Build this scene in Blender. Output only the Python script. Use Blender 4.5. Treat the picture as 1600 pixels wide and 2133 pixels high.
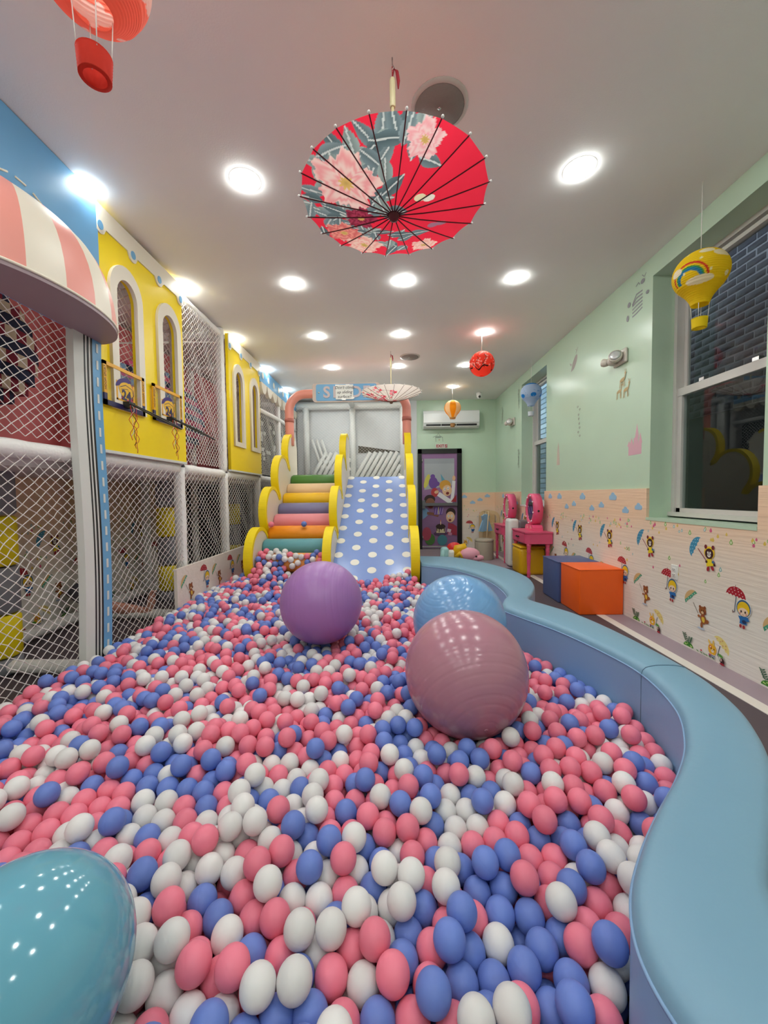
import bpy, math, random
import numpy as np
from mathutils import Vector, Matrix, kdtree

random.seed(7); RNG = np.random.default_rng(11)
PI = math.pi
S = bpy.context.scene
COL = S.collection
for o in list(bpy.data.objects): bpy.data.objects.remove(o)

# ------------------------------------------------------------------ camera
CAM = Vector((0, 0, 1.21)); FPX, CXP, CYP = 820.0, 792.0, 1066.5
yaw, pit, rol = math.atan(22/FPX), math.atan(35.5/FPX), 0.012
_f = Vector((-math.sin(yaw)*math.cos(pit), math.cos(yaw)*math.cos(pit), -math.sin(pit)))
_r = _f.cross(Vector((0, 0, 1))).normalized(); _u = _r.cross(_f)
_r, _u = _r*math.cos(rol)-_u*math.sin(rol), _u*math.cos(rol)+_r*math.sin(rol)
cd = bpy.data.cameras.new('camera'); cam = bpy.data.objects.new('camera', cd); COL.objects.link(cam)
cd.sensor_fit = 'VERTICAL'; cd.sensor_height = 36.0; cd.lens = 36.0*FPX/2133.0
cd.shift_x = (800-CXP)/2133.0; cd.clip_start = 0.02; cd.clip_end = 200
cam.matrix_world = Matrix(((_r.x, _u.x, -_f.x, CAM.x), (_r.y, _u.y, -_f.y, CAM.y), (_r.z, _u.z, -_f.z, CAM.z), (0, 0, 0, 1)))
S.camera = cam

# ------------------------------------------------------------------ world, exposure
LAMP = 40.0            # radiance of the downlight lenses
w = bpy.data.worlds.new('world'); S.world = w; w.use_nodes = True
bg = w.node_tree.nodes['Background']; bg.inputs[0].default_value = (0.7, 0.86, 1.0, 1); bg.inputs[1].default_value = 0.9
S.view_settings.view_transform = 'Standard'; S.view_settings.look = 'None'
S.view_settings.gamma = 1; S.view_settings.use_curve_mapping = False
S.view_settings.exposure = 1.12

ZC = 3.26; XR = 2.31; YB = 8.72; XL = -3.2; YF = -3.0

# ------------------------------------------------------------------ materials
def lin(h):
    if isinstance(h, (tuple, list)): return tuple(h[:3])
    c = [int(h[i:i+2], 16)/255 for i in (0, 2, 4)]
    return tuple(x/12.92 if x <= .04045 else ((x+.055)/1.055)**2.4 for x in c)
MATS = {}
def M(name, hexc='cccccc', rough=.5, spec=.5, var=0.0, vscale=6, bump=0.0, bscale=60, metal=0, transl=0.0, sheen=0, coat=0, attr=False):
    if name in MATS: return MATS[name]
    m = bpy.data.materials.new(name); m.use_nodes = True; nt = m.node_tree; b = nt.nodes['Principled BSDF']
    b.inputs['Roughness'].default_value = rough; b.inputs['Specular IOR Level'].default_value = spec
    b.inputs['Metallic'].default_value = metal
    if coat: b.inputs['Coat Weight'].default_value = coat; b.inputs['Coat Roughness'].default_value = .05
    c = lin(hexc)
    tc = nt.nodes.new('ShaderNodeTexCoord')
    src = None
    if attr:
        a = nt.nodes.new('ShaderNodeAttribute'); a.attribute_name = 'Col'; src = a.outputs['Color']
    else:
        n = nt.nodes.new('ShaderNodeTexNoise'); n.inputs['Scale'].default_value = vscale; n.inputs['Detail'].default_value = 3
        nt.links.new(tc.outputs['Object'], n.inputs['Vector'])
        mx = nt.nodes.new('ShaderNodeMix'); mx.data_type = 'RGBA'
        mx.inputs[6].default_value = (*[max(0, x*(1-var)) for x in c], 1); mx.inputs[7].default_value = (*[min(1, x*(1+var)) for x in c], 1)
        nt.links.new(n.outputs['Fac'], mx.inputs[0]); src = mx.outputs[2]
    nt.links.new(src, b.inputs['Base Color'])
    if bump:
        n2 = nt.nodes.new('ShaderNodeTexNoise'); n2.inputs['Scale'].default_value = bscale; n2.inputs['Detail'].default_value = 2
        nt.links.new(tc.outputs['Object'], n2.inputs['Vector'])
        bp = nt.nodes.new('ShaderNodeBump'); bp.inputs['Strength'].default_value = bump; bp.inputs['Distance'].default_value = .01
        nt.links.new(n2.outputs['Fac'], bp.inputs['Height']); nt.links.new(bp.outputs[0], b.inputs['Normal'])
    if transl:
        t = nt.nodes.new('ShaderNodeBsdfTranslucent'); nt.links.new(src, t.inputs['Color'])
        ms = nt.nodes.new('ShaderNodeMixShader'); ms.inputs[0].default_value = transl
        out = nt.nodes['Material Output']
        nt.links.new(b.outputs[0], ms.inputs[1]); nt.links.new(t.outputs[0], ms.inputs[2]); nt.links.new(ms.outputs[0], out.inputs[0])
    MATS[name] = m
    return m
def M_emit(name, col, st):
    m = bpy.data.materials.new(name); m.use_nodes = True; nt = m.node_tree; nt.nodes.clear()
    e = nt.nodes.new('ShaderNodeEmission'); e.inputs[0].default_value = (*col, 1); e.inputs[1].default_value = st
    o = nt.nodes.new('ShaderNodeOutputMaterial'); nt.links.new(e.outputs[0], o.inputs[0]); MATS[name] = m; return m
def M_glass(name, tint=(.9, .95, .95), rough=0.0, extra=0.0):
    m = bpy.data.materials.new(name); m.use_nodes = True; nt = m.node_tree; nt.nodes.clear()
    t = nt.nodes.new('ShaderNodeBsdfTransparent'); t.inputs[0].default_value = (*tint, 1)
    g = nt.nodes.new('ShaderNodeBsdfGlossy'); g.inputs['Roughness'].default_value = rough
    ge = nt.nodes.new('ShaderNodeNewGeometry'); dt = nt.nodes.new('ShaderNodeVectorMath'); dt.operation = 'DOT_PRODUCT'
    nt.links.new(ge.outputs['Normal'], dt.inputs[0]); nt.links.new(ge.outputs['Incoming'], dt.inputs[1])
    def mth(op, a, b_=None):
        n = nt.nodes.new('ShaderNodeMath'); n.operation = op
        for i, v in enumerate((a, b_)):
            if v is None: continue
            if isinstance(v, (int, float)): n.inputs[i].default_value = v
            else: nt.links.new(v, n.inputs[i])
        return n.outputs[0]
    fo = mth('ADD', mth('MULTIPLY', mth('POWER', mth('SUBTRACT', 1.0, mth('ABSOLUTE', dt.outputs['Value'])), 5.0), .95), .045)
    ms = nt.nodes.new('ShaderNodeMixShader'); o = nt.nodes.new('ShaderNodeOutputMaterial')
    nt.links.new(fo, ms.inputs[0]); nt.links.new(t.outputs[0], ms.inputs[1]); nt.links.new(g.outputs[0], ms.inputs[2]); nt.links.new(ms.outputs[0], o.inputs[0])
    MATS[name] = m; return m
def M_wallpaper(name):
    m = bpy.data.materials.new(name); m.use_nodes = True; nt = m.node_tree; b = nt.nodes['Principled BSDF']; b.inputs['Roughness'].default_value = .55
    tc = nt.nodes.new('ShaderNodeTexCoord'); sp = nt.nodes.new('ShaderNodeSeparateXYZ'); nt.links.new(tc.outputs['Object'], sp.inputs[0])
    r = nt.nodes.new('ShaderNodeValToRGB'); nt.links.new(sp.outputs['Z'], r.inputs[0])
    e = r.color_ramp.elements; e[0].position = .35; e[0].color = (*lin('f0e8e0'), 1); e[1].position = 1.0; e[1].color = (*lin('f4cfb0'), 1)
    x = e.new(.75); x.color = (*lin('f0dccb'), 1)
    mp = nt.nodes.new('ShaderNodeMapping'); mp.inputs['Scale'].default_value = (1.2, 1.2, 26); nt.links.new(tc.outputs['Object'], mp.inputs[0])
    n = nt.nodes.new('ShaderNodeTexNoise'); n.inputs['Scale'].default_value = 2.2; n.inputs['Detail'].default_value = 3; nt.links.new(mp.outputs[0], n.inputs['Vector'])
    bp = nt.nodes.new('ShaderNodeBump'); bp.inputs['Strength'].default_value = .5; bp.inputs['Distance'].default_value = .006
    nt.links.new(n.outputs['Fac'], bp.inputs['Height']); nt.links.new(bp.outputs[0], b.inputs['Normal'])
    mx = nt.nodes.new('ShaderNodeMix'); mx.data_type = 'RGBA'; mx.blend_type = 'MULTIPLY'; mx.inputs[0].default_value = .25
    nt.links.new(r.outputs[0], mx.inputs[6]); nt.links.new(n.outputs['Color'], mx.inputs[7])
    mr = nt.nodes.new('ShaderNodeMapRange'); mr.inputs[1].default_value = .3; mr.inputs[2].default_value = .7; mr.inputs[3].default_value = .8; mr.inputs[4].default_value = 1.0
    nt.links.new(n.outputs['Fac'], mr.inputs[0]); nt.links.new(mr.outputs[0], mx.inputs[7])
    nt.links.new(mx.outputs[2], b.inputs['Base Color']); MATS[name] = m; return m
def M_ball(name, hexc):
    m = bpy.data.materials.new(name); m.use_nodes = True; nt = m.node_tree; b = nt.nodes['Principled BSDF']
    b.inputs['Roughness'].default_value = .42; b.inputs['Specular IOR Level'].default_value = .35
    b.inputs['Subsurface Weight'].default_value = .0
    c = lin(hexc); oi = nt.nodes.new('ShaderNodeObjectInfo'); tc = nt.nodes.new('ShaderNodeTexCoord')
    n = nt.nodes.new('ShaderNodeTexNoise'); n.inputs['Scale'].default_value = 14; nt.links.new(tc.outputs['Object'], n.inputs['Vector'])
    mx = nt.nodes.new('ShaderNodeMix'); mx.data_type = 'RGBA'
    mx.inputs[6].default_value = (*[x*.9 for x in c], 1); mx.inputs[7].default_value = (*[min(1, x*1.08) for x in c], 1)
    nt.links.new(oi.outputs['Random'], mx.inputs[0])
    bp = nt.nodes.new('ShaderNodeBump'); bp.inputs['Strength'].default_value = .04; nt.links.new(n.outputs['Fac'], bp.inputs['Height']); nt.links.new(bp.outputs[0], b.inputs['Normal'])
    nt.links.new(mx.outputs[2], b.inputs['Base Color'])
    t = nt.nodes.new('ShaderNodeBsdfTranslucent'); nt.links.new(mx.outputs[2], t.inputs['Color'])
    ms = nt.nodes.new('ShaderNodeMixShader'); ms.inputs[0].default_value = .12
    nt.links.new(b.outputs[0], ms.inputs[1]); nt.links.new(t.outputs[0], ms.inputs[2]); nt.links.new(ms.outputs[0], nt.nodes['Material Output'].inputs[0])
    MATS[name] = m; return m

# ------------------------------------------------------------------ mesh helpers
class MB:
    def __init__(s): s.v = []; s.f = []; s.m = []; s.s = []; s.mi = 0
    def add(s, vs, fs, smooth=False):
        o = len(s.v); s.v += [tuple(x) for x in vs]
        for f in fs: s.f.append(tuple(i+o for i in f)); s.m.append(s.mi); s.s.append(smooth)
        return s
    def box(s, a, b):
        (x0, y0, z0), (x1, y1, z1) = a, b
        x0, x1 = min(x0, x1), max(x0, x1); y0, y1 = min(y0, y1), max(y0, y1); z0, z1 = min(z0, z1), max(z0, z1)
        return s.add([(x0,y0,z0),(x1,y0,z0),(x1,y1,z0),(x0,y1,z0),(x0,y0,z1),(x1,y0,z1),(x1,y1,z1),(x0,y1,z1)],
                     [(0,3,2,1),(4,5,6,7),(0,1,5,4),(1,2,6,5),(2,3,7,6),(3,0,4,7)])
    def rbox(s, a, b, r, seg=3):
        """box with rounded edges"""
        c = [(a[i]+b[i])/2 for i in range(3)]; h = [abs(b[i]-a[i])/2 for i in range(3)]; r = min(r, *h)
        n = seg*4; rows = []
        for i in range(seg*2+2):
            ii = i if i <= seg else i-1
            ph = -PI/2 + PI/2*ii/seg; zs = -1 if i <= seg else 1
            row = []
            for j in range(n+4):
                q = j//(seg+1); jj = j - q
                th = PI/2*(jj/seg) ; cx = (1 if q in (0, 3) else -1); cy = (1 if q in (0, 1) else -1)
                row.append((c[0]+cx*(h[0]-r)+r*math.cos(ph)*math.cos(th), c[1]+cy*(h[1]-r)+r*math.cos(ph)*math.sin(th), c[2]+zs*(h[2]-r)+r*math.sin(ph)))
            rows.append(row)
        k = len(rows[0]); vs = [p for row in rows for p in row]; fs = []
        for i in range(len(rows)-1):
            for j in range(k): fs.append((i*k+j, i*k+(j+1) % k, (i+1)*k+(j+1) % k, (i+1)*k+j))
        fs.append(tuple(reversed(range(k)))); fs.append(tuple((len(rows)-1)*k+j for j in range(k)))
        return s.add(vs, fs, True)
    def tube(s, pts, r, n=8, closed=False, cap=True, smooth=True):
        pts = [Vector(p) for p in pts]; rs = r if isinstance(r, (list, tuple)) else [r]*len(pts)
        vs = []; m = len(pts); prev = None
        for i, p in enumerate(pts):
            a = pts[(i-1) % m] if (closed or i > 0) else p; b = pts[(i+1) % m] if (closed or i < m-1) else p
            d = (b-a)
            d = d.normalized() if d.length > 1e-9 else Vector((0, 0, 1))
            if prev is None:
                prev = d.orthogonal().normalized()
            x = (prev - d*prev.dot(d))
            x = x.normalized() if x.length > 1e-6 else d.orthogonal().normalized()
            prev = x; y = d.cross(x)
            for k in range(n):
                t = 2*PI*k/n; vs.append(p + (x*math.cos(t)+y*math.sin(t))*rs[i])
        fs = []
        for i in range(m if closed else m-1):
            j = (i+1) % m
            for k in range(n): fs.append((i*n+k, i*n+(k+1) % n, j*n+(k+1) % n, j*n+k))
        s.add(vs, fs, smooth)
        if cap and not closed: 
            o = len(s.v)-len(vs)
            s.f += [tuple(o+k for k in reversed(range(n))), tuple(o+(m-1)*n+k for k in range(n))]; s.m += [s.mi]*2; s.s += [False]*2
        return s
    def lathe(s, prof, n=24, c=(0, 0, 0), smooth=True, caps=True):
        vs = []; m = len(prof)
        for (r, z) in prof:
            for k in range(n): vs.append((c[0]+r*math.cos(2*PI*k/n), c[1]+r*math.sin(2*PI*k/n), c[2]+z))
        fs = [(i*n+k, i*n+(k+1) % n, (i+1)*n+(k+1) % n, (i+1)*n+k) for i in range(m-1) for k in range(n)]
        s.add(vs, fs, smooth)
        if caps:
            o = len(s.v)-len(vs)
            s.f += [tuple(o+k for k in reversed(range(n))), tuple(o+(m-1)*n+k for k in range(n))]; s.m += [s.mi]*2; s.s += [False]*2
        return s
    def prism(s, poly, f0, f1, smooth=False):
        """poly: list of 2D pts; f0/f1 map a 2D pt to 3D on either side"""
        n = len(poly); vs = [f0(p) for p in poly]+[f1(p) for p in poly]
        s.add(vs, [tuple(reversed(range(n))), tuple(range(n, 2*n))])
        s.add(vs, [(i, (i+1) % n, n+(i+1) % n, n+i) for i in range(n)], smooth)
        return s
    def sphere(s, c, r, n=16, m=10, sc=(1, 1, 1)):
        vs = []; 
        for i in range(m+1):
            ph = -PI/2+PI*i/m
            for k in range(n): vs.append((c[0]+sc[0]*r*math.cos(ph)*math.cos(2*PI*k/n), c[1]+sc[1]*r*math.cos(ph)*math.sin(2*PI*k/n), c[2]+sc[2]*r*math.sin(ph)))
        return s.add(vs, [(i*n+k, i*n+(k+1) % n, (i+1)*n+(k+1) % n, (i+1)*n+k) for i in range(m) for k in range(n)], True)
    def mesh(s, name, *mats):
        me = bpy.data.meshes.new(name); me.from_pydata(s.v, [], s.f)
        for m in mats: me.materials.append(m)
        me.polygons.foreach_set('use_smooth', s.s); me.polygons.foreach_set('material_index', s.m); me.update()
        return me
    def build(s, name, mat, parent=None, loc=None):
        mats = mat if isinstance(mat, (list, tuple)) else [mat]
        return obj(name, s.mesh(name, *mats), parent, loc)
def obj(name, data, parent=None, loc=None, mw=None):
    o = bpy.data.objects.new(name, data); COL.objects.link(o)
    if parent is not None: o.parent = parent
    if mw is not None: o.matrix_local = mw
    elif loc is not None: o.location = loc
    return o
def T(o, label, cat, group=None, kind=None):
    o['label'] = label; o['category'] = cat
    if group: o['group'] = group
    if kind: o['kind'] = kind
    return o
def root(name, loc, label, cat, group=None): return T(obj(name, None, None, loc), label, cat, group)
def struct(o, label=None): 
    o['kind'] = 'structure'
    if label: o['label'] = label
    return o
def copy_tree(o, parent=None):
    c = o.copy(); COL.objects.link(c)
    if parent is not None: c.parent = parent
    for ch in list(o.children): copy_tree(ch, c)
    return c
def frame(org, ux, uy):
    ux = Vector(ux).normalized(); uy = Vector(uy).normalized(); uz = ux.cross(uy)
    return Matrix(((ux.x, uy.x, uz.x, org[0]), (ux.y, uy.y, uz.y, org[1]), (ux.z, uy.z, uz.z, org[2]), (0, 0, 0, 1)))
FR = lambda y, z, x=XR: frame((x, y, z), (0, -1, 0), (0, 0, 1))      # on the right wall, facing the room
FL = lambda y, z, x=XL: frame((x, y, z), (0, 1, 0), (0, 0, 1))       # on the left side, facing the room
FB = lambda x, z, y=YB: frame((x, y, z), (1, 0, 0), (0, 0, 1))       # on the back wall, facing the camera
def text_mesh(body, size, depth, mat, align='CENTER', shear=0, bold=0):
    cu = bpy.data.curves.new('t', 'FONT'); cu.body = body; cu.size = size; cu.extrude = depth; cu.align_x = align; cu.align_y = 'CENTER'; cu.shear = shear; cu.offset = bold
    cu.resolution_u = 3
    o = bpy.data.objects.new('t', cu); COL.objects.link(o)
    dg = bpy.context.evaluated_depsgraph_get(); me = bpy.data.meshes.new_from_object(o.evaluated_get(dg))
    bpy.data.objects.remove(o); me.materials.clear(); me.materials.append(mat); return me
def holed_mesh(outer, holes, depth, mat, bevel=0.0):
    cu = bpy.data.curves.new('t', 'CURVE'); cu.dimensions = '2D'; cu.fill_mode = 'BOTH'; cu.extrude = depth/2
    for poly in [outer]+holes:
        sp = cu.splines.new('POLY'); sp.points.add(len(poly)-1); sp.use_cyclic_u = True
        for i, p in enumerate(poly): sp.points[i].co = (p[0], p[1], 0, 1)
    o = bpy.data.objects.new('t', cu); COL.objects.link(o)
    dg = bpy.context.evaluated_depsgraph_get(); me = bpy.data.meshes.new_from_object(o.evaluated_get(dg))
    bpy.data.objects.remove(o); me.materials.clear(); me.materials.append(mat); return me
# flat prints: coloured shapes in (u, v), metres
INK = M('print_ink', attr=True, rough=.55)
def ell(cx, cy, rx, ry, col, rot=0, a0=0, a1=360, n=20):
    p = []
    for i in range(n+(a1-a0 < 360)):
        t = math.radians(a0+(a1-a0)*i/n); x, y = rx*math.cos(t), ry*math.sin(t); c, s_ = math.cos(math.radians(rot)), math.sin(math.radians(rot))
        p.append((cx+x*c-y*s_, cy+x*s_+y*c))
    return (p, col)
def line(pts, wd, col):
    L = []; R_ = []
    for i, p in enumerate(pts):
        a = Vector(pts[max(0, i-1)]); b = Vector(pts[min(len(pts)-1, i+1)]); d = (b-a).normalized(); n = Vector((-d.y, d.x))*wd/2
        L.append((p[0]+n.x, p[1]+n.y)); R_.append((p[0]-n.x, p[1]-n.y))
    return (L+R_[::-1], col)
def brolly(cx, cy, rx, ry, col, rot, n=5, dots=None, rim=None):
    pts = [(-rx*math.cos(PI*i/16), ry*math.sin(PI*i/16)) for i in range(17)]
    for k in range(n):
        x0 = rx-2*rx*k/n; x1 = rx-2*rx*(k+1)/n
        pts += [((x0*.75+x1*.25), ry*.1), ((x0+x1)/2, ry*.14), ((x0*.25+x1*.75), ry*.1), (x1, 0)]
    c, s_ = math.cos(math.radians(rot)), math.sin(math.radians(rot))
    tr = lambda p: (cx+p[0]*c-p[1]*s_, cy+p[0]*s_+p[1]*c)
    out = [([tr(p) for p in pts], col)]
    if dots:
        for (fx, fy) in ((-.7, .3), (-.35, .35), (0, .3), (.35, .35), (.7, .3), (-.5, .6), (-.12, .62), (.25, .62), (.55, .6), (-.2, .85), (.18, .86)):
            q = tr((fx*rx, fy*ry)); out.append(ell(q[0], q[1], rx*.05, rx*.05, dots, n=8))
    return out, tr
def decal_mesh(name, shapes, mat=None, step=.00025):
    v = []; f = []; cols = []
    for k, (p, col) in enumerate(shapes):
        o = len(v); v += [(x, y, .0006+k*step) for x, y in p]
        ar = sum(p[i][0]*p[(i+1) % len(p)][1]-p[(i+1) % len(p)][0]*p[i][1] for i in range(len(p)))
        idx = range(o, o+len(p)); f.append(tuple(idx) if ar > 0 else tuple(reversed(idx))); cols.append((lin(col), len(p)))
    me = bpy.data.meshes.new(name); me.from_pydata(v, [], f); me.materials.append(mat or INK)
    ca = me.color_attributes.new('Col', 'FLOAT_COLOR', 'CORNER')
    ca.data.foreach_set('color', [x for c, n in cols for _ in range(n) for x in (*c, 1.0)]); me.update(); return me
def painted(me, fn, mat):
    """vertex colours from fn(array of coords) -> array of linear rgb"""
    n = len(me.vertices); co = np.empty(n*3); me.vertices.foreach_get('co', co); rgb = fn(co.reshape(-1, 3))
    ca = me.color_attributes.new('Col', 'FLOAT_COLOR', 'POINT'); ca.data.foreach_set('color', np.c_[rgb, np.ones(n)].astype(np.float32).ravel())
    me.materials.clear(); me.materials.append(mat); return me

# palette
GREEN = M('wall_green', 'c0d7bf', .27, .5, .02, 3, .03, 40)
CEIL = M('ceiling_paint', 'f7f5f2', .7, .3, .02, 2, .05, 120)
WHITE = M('white_plastic', 'e8e6e2', .35)
GREYW = M('grey_white_wall', 'd3d5d6', .6, .4, .02)
WPAPER = M_wallpaper('printed_wall_foam')
FOAMW = M('white_foam_sleeve', 'f2eeec', .6, .3, .03, 30, .35, 55)
VINYLW = M('white_vinyl', 'dcdcd8', .45, .4, .03)
NETM = M('net_cord', 'faf4f0', .7, .3, .05, 40)
YELV = M('yellow_board', 'ffdc08', .38, .5, .04, 3)
YELF = M('yellow_foam', 'f7d90c', .5, .4, .03)
BLUEV = M('light_blue_board', '6ca6d2', .4, .5, .03)
PINKV = M('pink_vinyl', 'e8988c', .42, .5, .03)
CREAM = M('cream_vinyl', 'e6dccb', .45, .5, .02)
PINKB = M('pink_board', 'e67c80', .5, .4, .04)
BLACK = M('black_plastic', '151416', .4)
CHROME = M('bright_metal', 'c8c8c8', .25, .5, metal=1)
WOOD = M('pale_wood', 'd8bd93', .5, .4, .08, 20)
MAUVE = M('mauve_vinyl', '9a868c', .5)
GLASS = M_glass('window_glass')
CLEAR = M_glass('clear_acrylic', (.97, .97, .97))

# ------------------------------------------------------------------ room shell
b = MB(); b.box((XL-.2, YF-.2, -.12), (XR+.4, YB+.2, 0)); floor = struct(b.build('floor', M('charcoal_floor', '55494f', .55, .4, .05, 3, .04, 90)))
b = MB(); b.box((2.10, YF, 0), (XR, YB, .003)); b.box((.3, 6.4, 0), (2.02, YB, .003)); b.build('floor_border', M('mauve_floor', 'a3909a', .5, .4, .04, 3), floor)
b = MB(); b.box((2.02, YF, 0), (2.10, YB, .0035)); b.build('floor_line', M('white_line', 'e8e0d8', .5), floor)
b = MB(); b.box((XL-.2, YF-.2, ZC), (XR+.4, YB+.2, ZC+.15)); struct(b.build('ceiling', CEIL))
W1 = (2.51, 3.58, .97, 3.09); W2 = (5.92, 7.02, 1.0, 3.09); XO = 2.64
b = MB()
for a, c in ((YF, W1[0]), (W1[1], W2[0]), (W2[1], YB+.2)): b.box((XR, a, 0), (XO, c, ZC))
for W in (W1, W2): b.box((XR, W[0], 0), (XO, W[1], W[2])); b.box((XR, W[0], W[3]), (XO, W[1], ZC))
wall_right = struct(b.build('wall_right', GREEN))
b = MB(); b.box((XL, YB, 0), (XR+.3, YB+.2, ZC)); wall_back = struct(b.build('wall_back', GREEN))
b = MB(); b.box((XL, YB-.03, 0), (.59, YB, ZC)); b.build('grey_panel', GREYW, wall_back)
b = MB(); b.box((XL-.2, YF, 0), (XL, YB, ZC)); wall_left = struct(b.build('wall_left', M('blush_wall', 'e6d2c6', .6, .4, .03)))
b = MB(); b.box((XL, YF-.2, 0), (XR+.4, YF, ZC)); wall_front = struct(b.build('wall_front', GREEN))
# printed foam wainscot
XW = 2.285; ZW = 1.24
b = MB()
for a, c, z in ((YF, W1[0], ZW), (W1[0], W1[1], W1[2]), (W1[1], W2[0], ZW), (W2[0], W2[1], W2[2]), (W2[1], YB, ZW)): b.box((XW, a, 0), (XR, c, z))
wains = struct(b.build('trim_1', WPAPER))
b = MB(); b.box((1.57, YB-.025, 0), (XW, YB, ZW)); wainsb = struct(b.build('trim_2', WPAPER))
b = MB(); b.box((XL, 1.0, 0), (XL+.025, YB-.03, 1.42)); wainsl = struct(b.build('trim_3', WPAPER))
# moulding caps of the sills
b = MB(); b.box((XW-.004, W1[0], W1[2]-.012), (XO-.06, W1[1], W1[2]+.012)); struct(b.build('trim_4', GREEN))
b = MB(); b.box((XW-.004, W2[0], W2[2]-.012), (XO-.06, W2[1], W2[2]+.012)); struct(b.build('trim_5', WHITE))

# windows: two-sash frames
M_screen = bpy.data.materials.new('dark_insect_screen'); M_screen.use_nodes = True; _n = M_screen.node_tree; _n.nodes.clear()
_t = _n.nodes.new('ShaderNodeBsdfTransparent'); _t.inputs[0].default_value = (.62, .62, .62, 1); _o = _n.nodes.new('ShaderNodeOutputMaterial'); _n.links.new(_t.outputs[0], _o.inputs[0])
ALU = M('white_window_frame', 'cfcbc6', .4)
def window(name, W, lab):
    y0, y1, z0, z1 = W; z0 += .035; xm = 2.53
    r = struct(obj(name, None, None, (xm, (y0+y1)/2, z0)), lab)
    L = lambda x, y, z: (x-xm, y-(y0+y1)/2, z-z0)
    def P(nm, boxes, mat, par=r):
        q = MB()
        for a, c in boxes: q.box(L(*a), L(*c))
        return q.build(nm, mat, par)
    t = .035; zm = 2.08
    P('window_frame', [((2.50, y0, z0), (2.62, y0+t, z1)), ((2.50, y1-t, z0), (2.62, y1, z1)), ((2.50, y0, z1-t), (2.62, y1, z1)), ((2.47, y0, z0-.01), (2.62, y1, z0+.025))], ALU)
    u = P('upper_sash', [((2.565, y0+t, zm), (2.595, y0+t+.035, z1-t)), ((2.565, y1-t-.035, zm), (2.595, y1-t, z1-t)), ((2.565, y0+t, z1-t-.035), (2.595, y1-t, z1-t)), ((2.565, y0+t, zm-.02), (2.595, y1-t, zm+.03))], ALU)
    P('pane', [((2.578, y0+t+.03, zm+.03), (2.582, y1-t-.03, z1-t-.03))], GLASS, u)
    l = P('lower_sash', [((2.52, y0+t, z0+.025), (2.56, y0+t+.045, zm)), ((2.52, y1-t-.045, z0+.025), (2.56, y1-t, zm)), ((2.52, y0+t, z0+.025), (2.56, y1-t, z0+.06)), ((2.515, y0+t, zm-.045), (2.565, y1-t, zm+.02))], ALU)
    P('insect_screen', [((2.60, y0+t, z0+.025), (2.602, y1-t, zm))], M_screen, r)
    P('pane', [((2.538, y0+t+.04, z0+.06), (2.542, y1-t-.04, zm-.04))], GLASS, l)
    for yy in (y0+.3, y1-.3): P('sash_lock', [((2.512, yy-.025, zm+.02), (2.55, yy+.025, zm+.045))], CHROME, l)
    P('roller_blind', [((2.50, y0+t, z1-t-.06), (2.53, y1-t, z1-t-.03))], ALU)
window('window_1', W1, 'near double-hung window in the green wall, dark brick behind'); window('window_2', W2, 'far narrow-looking window near the vanity tables, bright blue behind')
# alley outside
def M_brickfar():
    m = M('weathered_white_brick', 'b9c0c6', .85, .3); nt = m.node_tree; b_ = nt.nodes['Principled BSDF']
    tc = nt.nodes.new('ShaderNodeTexCoord'); mp = nt.nodes.new('ShaderNodeMapping'); mp.inputs['Rotation'].default_value = (0, PI/2, PI/2); nt.links.new(tc.outputs['Object'], mp.inputs[0])
    sp = nt.nodes.new('ShaderNodeSeparateXYZ'); cb = nt.nodes.new('ShaderNodeCombineXYZ'); nt.links.new(tc.outputs['Object'], sp.inputs[0]); nt.links.new(sp.outputs['Y'], cb.inputs['X']); nt.links.new(sp.outputs['Z'], cb.inputs['Y'])
    br = nt.nodes.new('ShaderNodeTexBrick'); br.inputs['Scale'].default_value = 1.0; br.inputs['Brick Width'].default_value = .8; br.inputs['Row Height'].default_value = .11; br.inputs['Mortar Size'].default_value = .012
    br.inputs['Color1'].default_value = (*lin('8fa3b4'), 1); br.inputs['Color2'].default_value = (*lin('dfe6ea'), 1); br.inputs['Mortar'].default_value = (*lin('59656c'), 1)
    nt.links.new(cb.outputs[0], br.inputs['Vector']); nt.links.new(br.outputs['Color'], b_.inputs['Base Color']); return m
DARK = M('black_painted_wall', '3a383c', .55, .5, .3, 5, .3, 14)
b = MB(); b.box((3.42, 0.5, -.5), (3.6, 5.6, 5.0)); ally = struct(b.build('wall_outside', DARK))
BR = M('black_painted_brick', '433c46', .6, .4, .25, 8, .6, 30); MO = M('pale_mortar', '968f94', .8)
b = MB(); b.box((3.395, 3.0, 2.02), (3.42, 5.1, 4.0)); b.build('mortar_bed', MO, ally)
bm_ = MB().rbox((-.014, -.0985, -.0315), (.014, .0985, .0315), .006, 1).mesh('brick', BR)
for i in range(25):
    for j in range(10):
        y = 3.1+j*.205+(.1 if i % 2 else 0)
        o = obj('brick', bm_, ally, (3.4045+random.uniform(-.0015, .0015), y, 2.06+i*.0745)); o.rotation_euler = (random.uniform(-.02, .02), 0, random.uniform(-.02, .02))
b = MB(); b.box((2.66, .5, 4.2), (3.6, 5.6, 4.3)); struct(b.build('sky_block_outside', DARK)); b = MB(); b.box((2.66, .3, -.5), (3.6, .5, 4.3)); struct(b.build('wall_outside_end', DARK))  # overhead slab is added, unseen, to keep sky light off the near alley
b = MB(); b.box((3.42, 5.6, -.5), (3.6, 14, 4.2)); struct(b.build('wall_outside_far', M_brickfar()))
b = MB(); b.box((2.64, .3, -.6), (3.6, 14, -.5)); struct(b.build('ground_outside', M('alley_concrete', '77787a', .9)))

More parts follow.
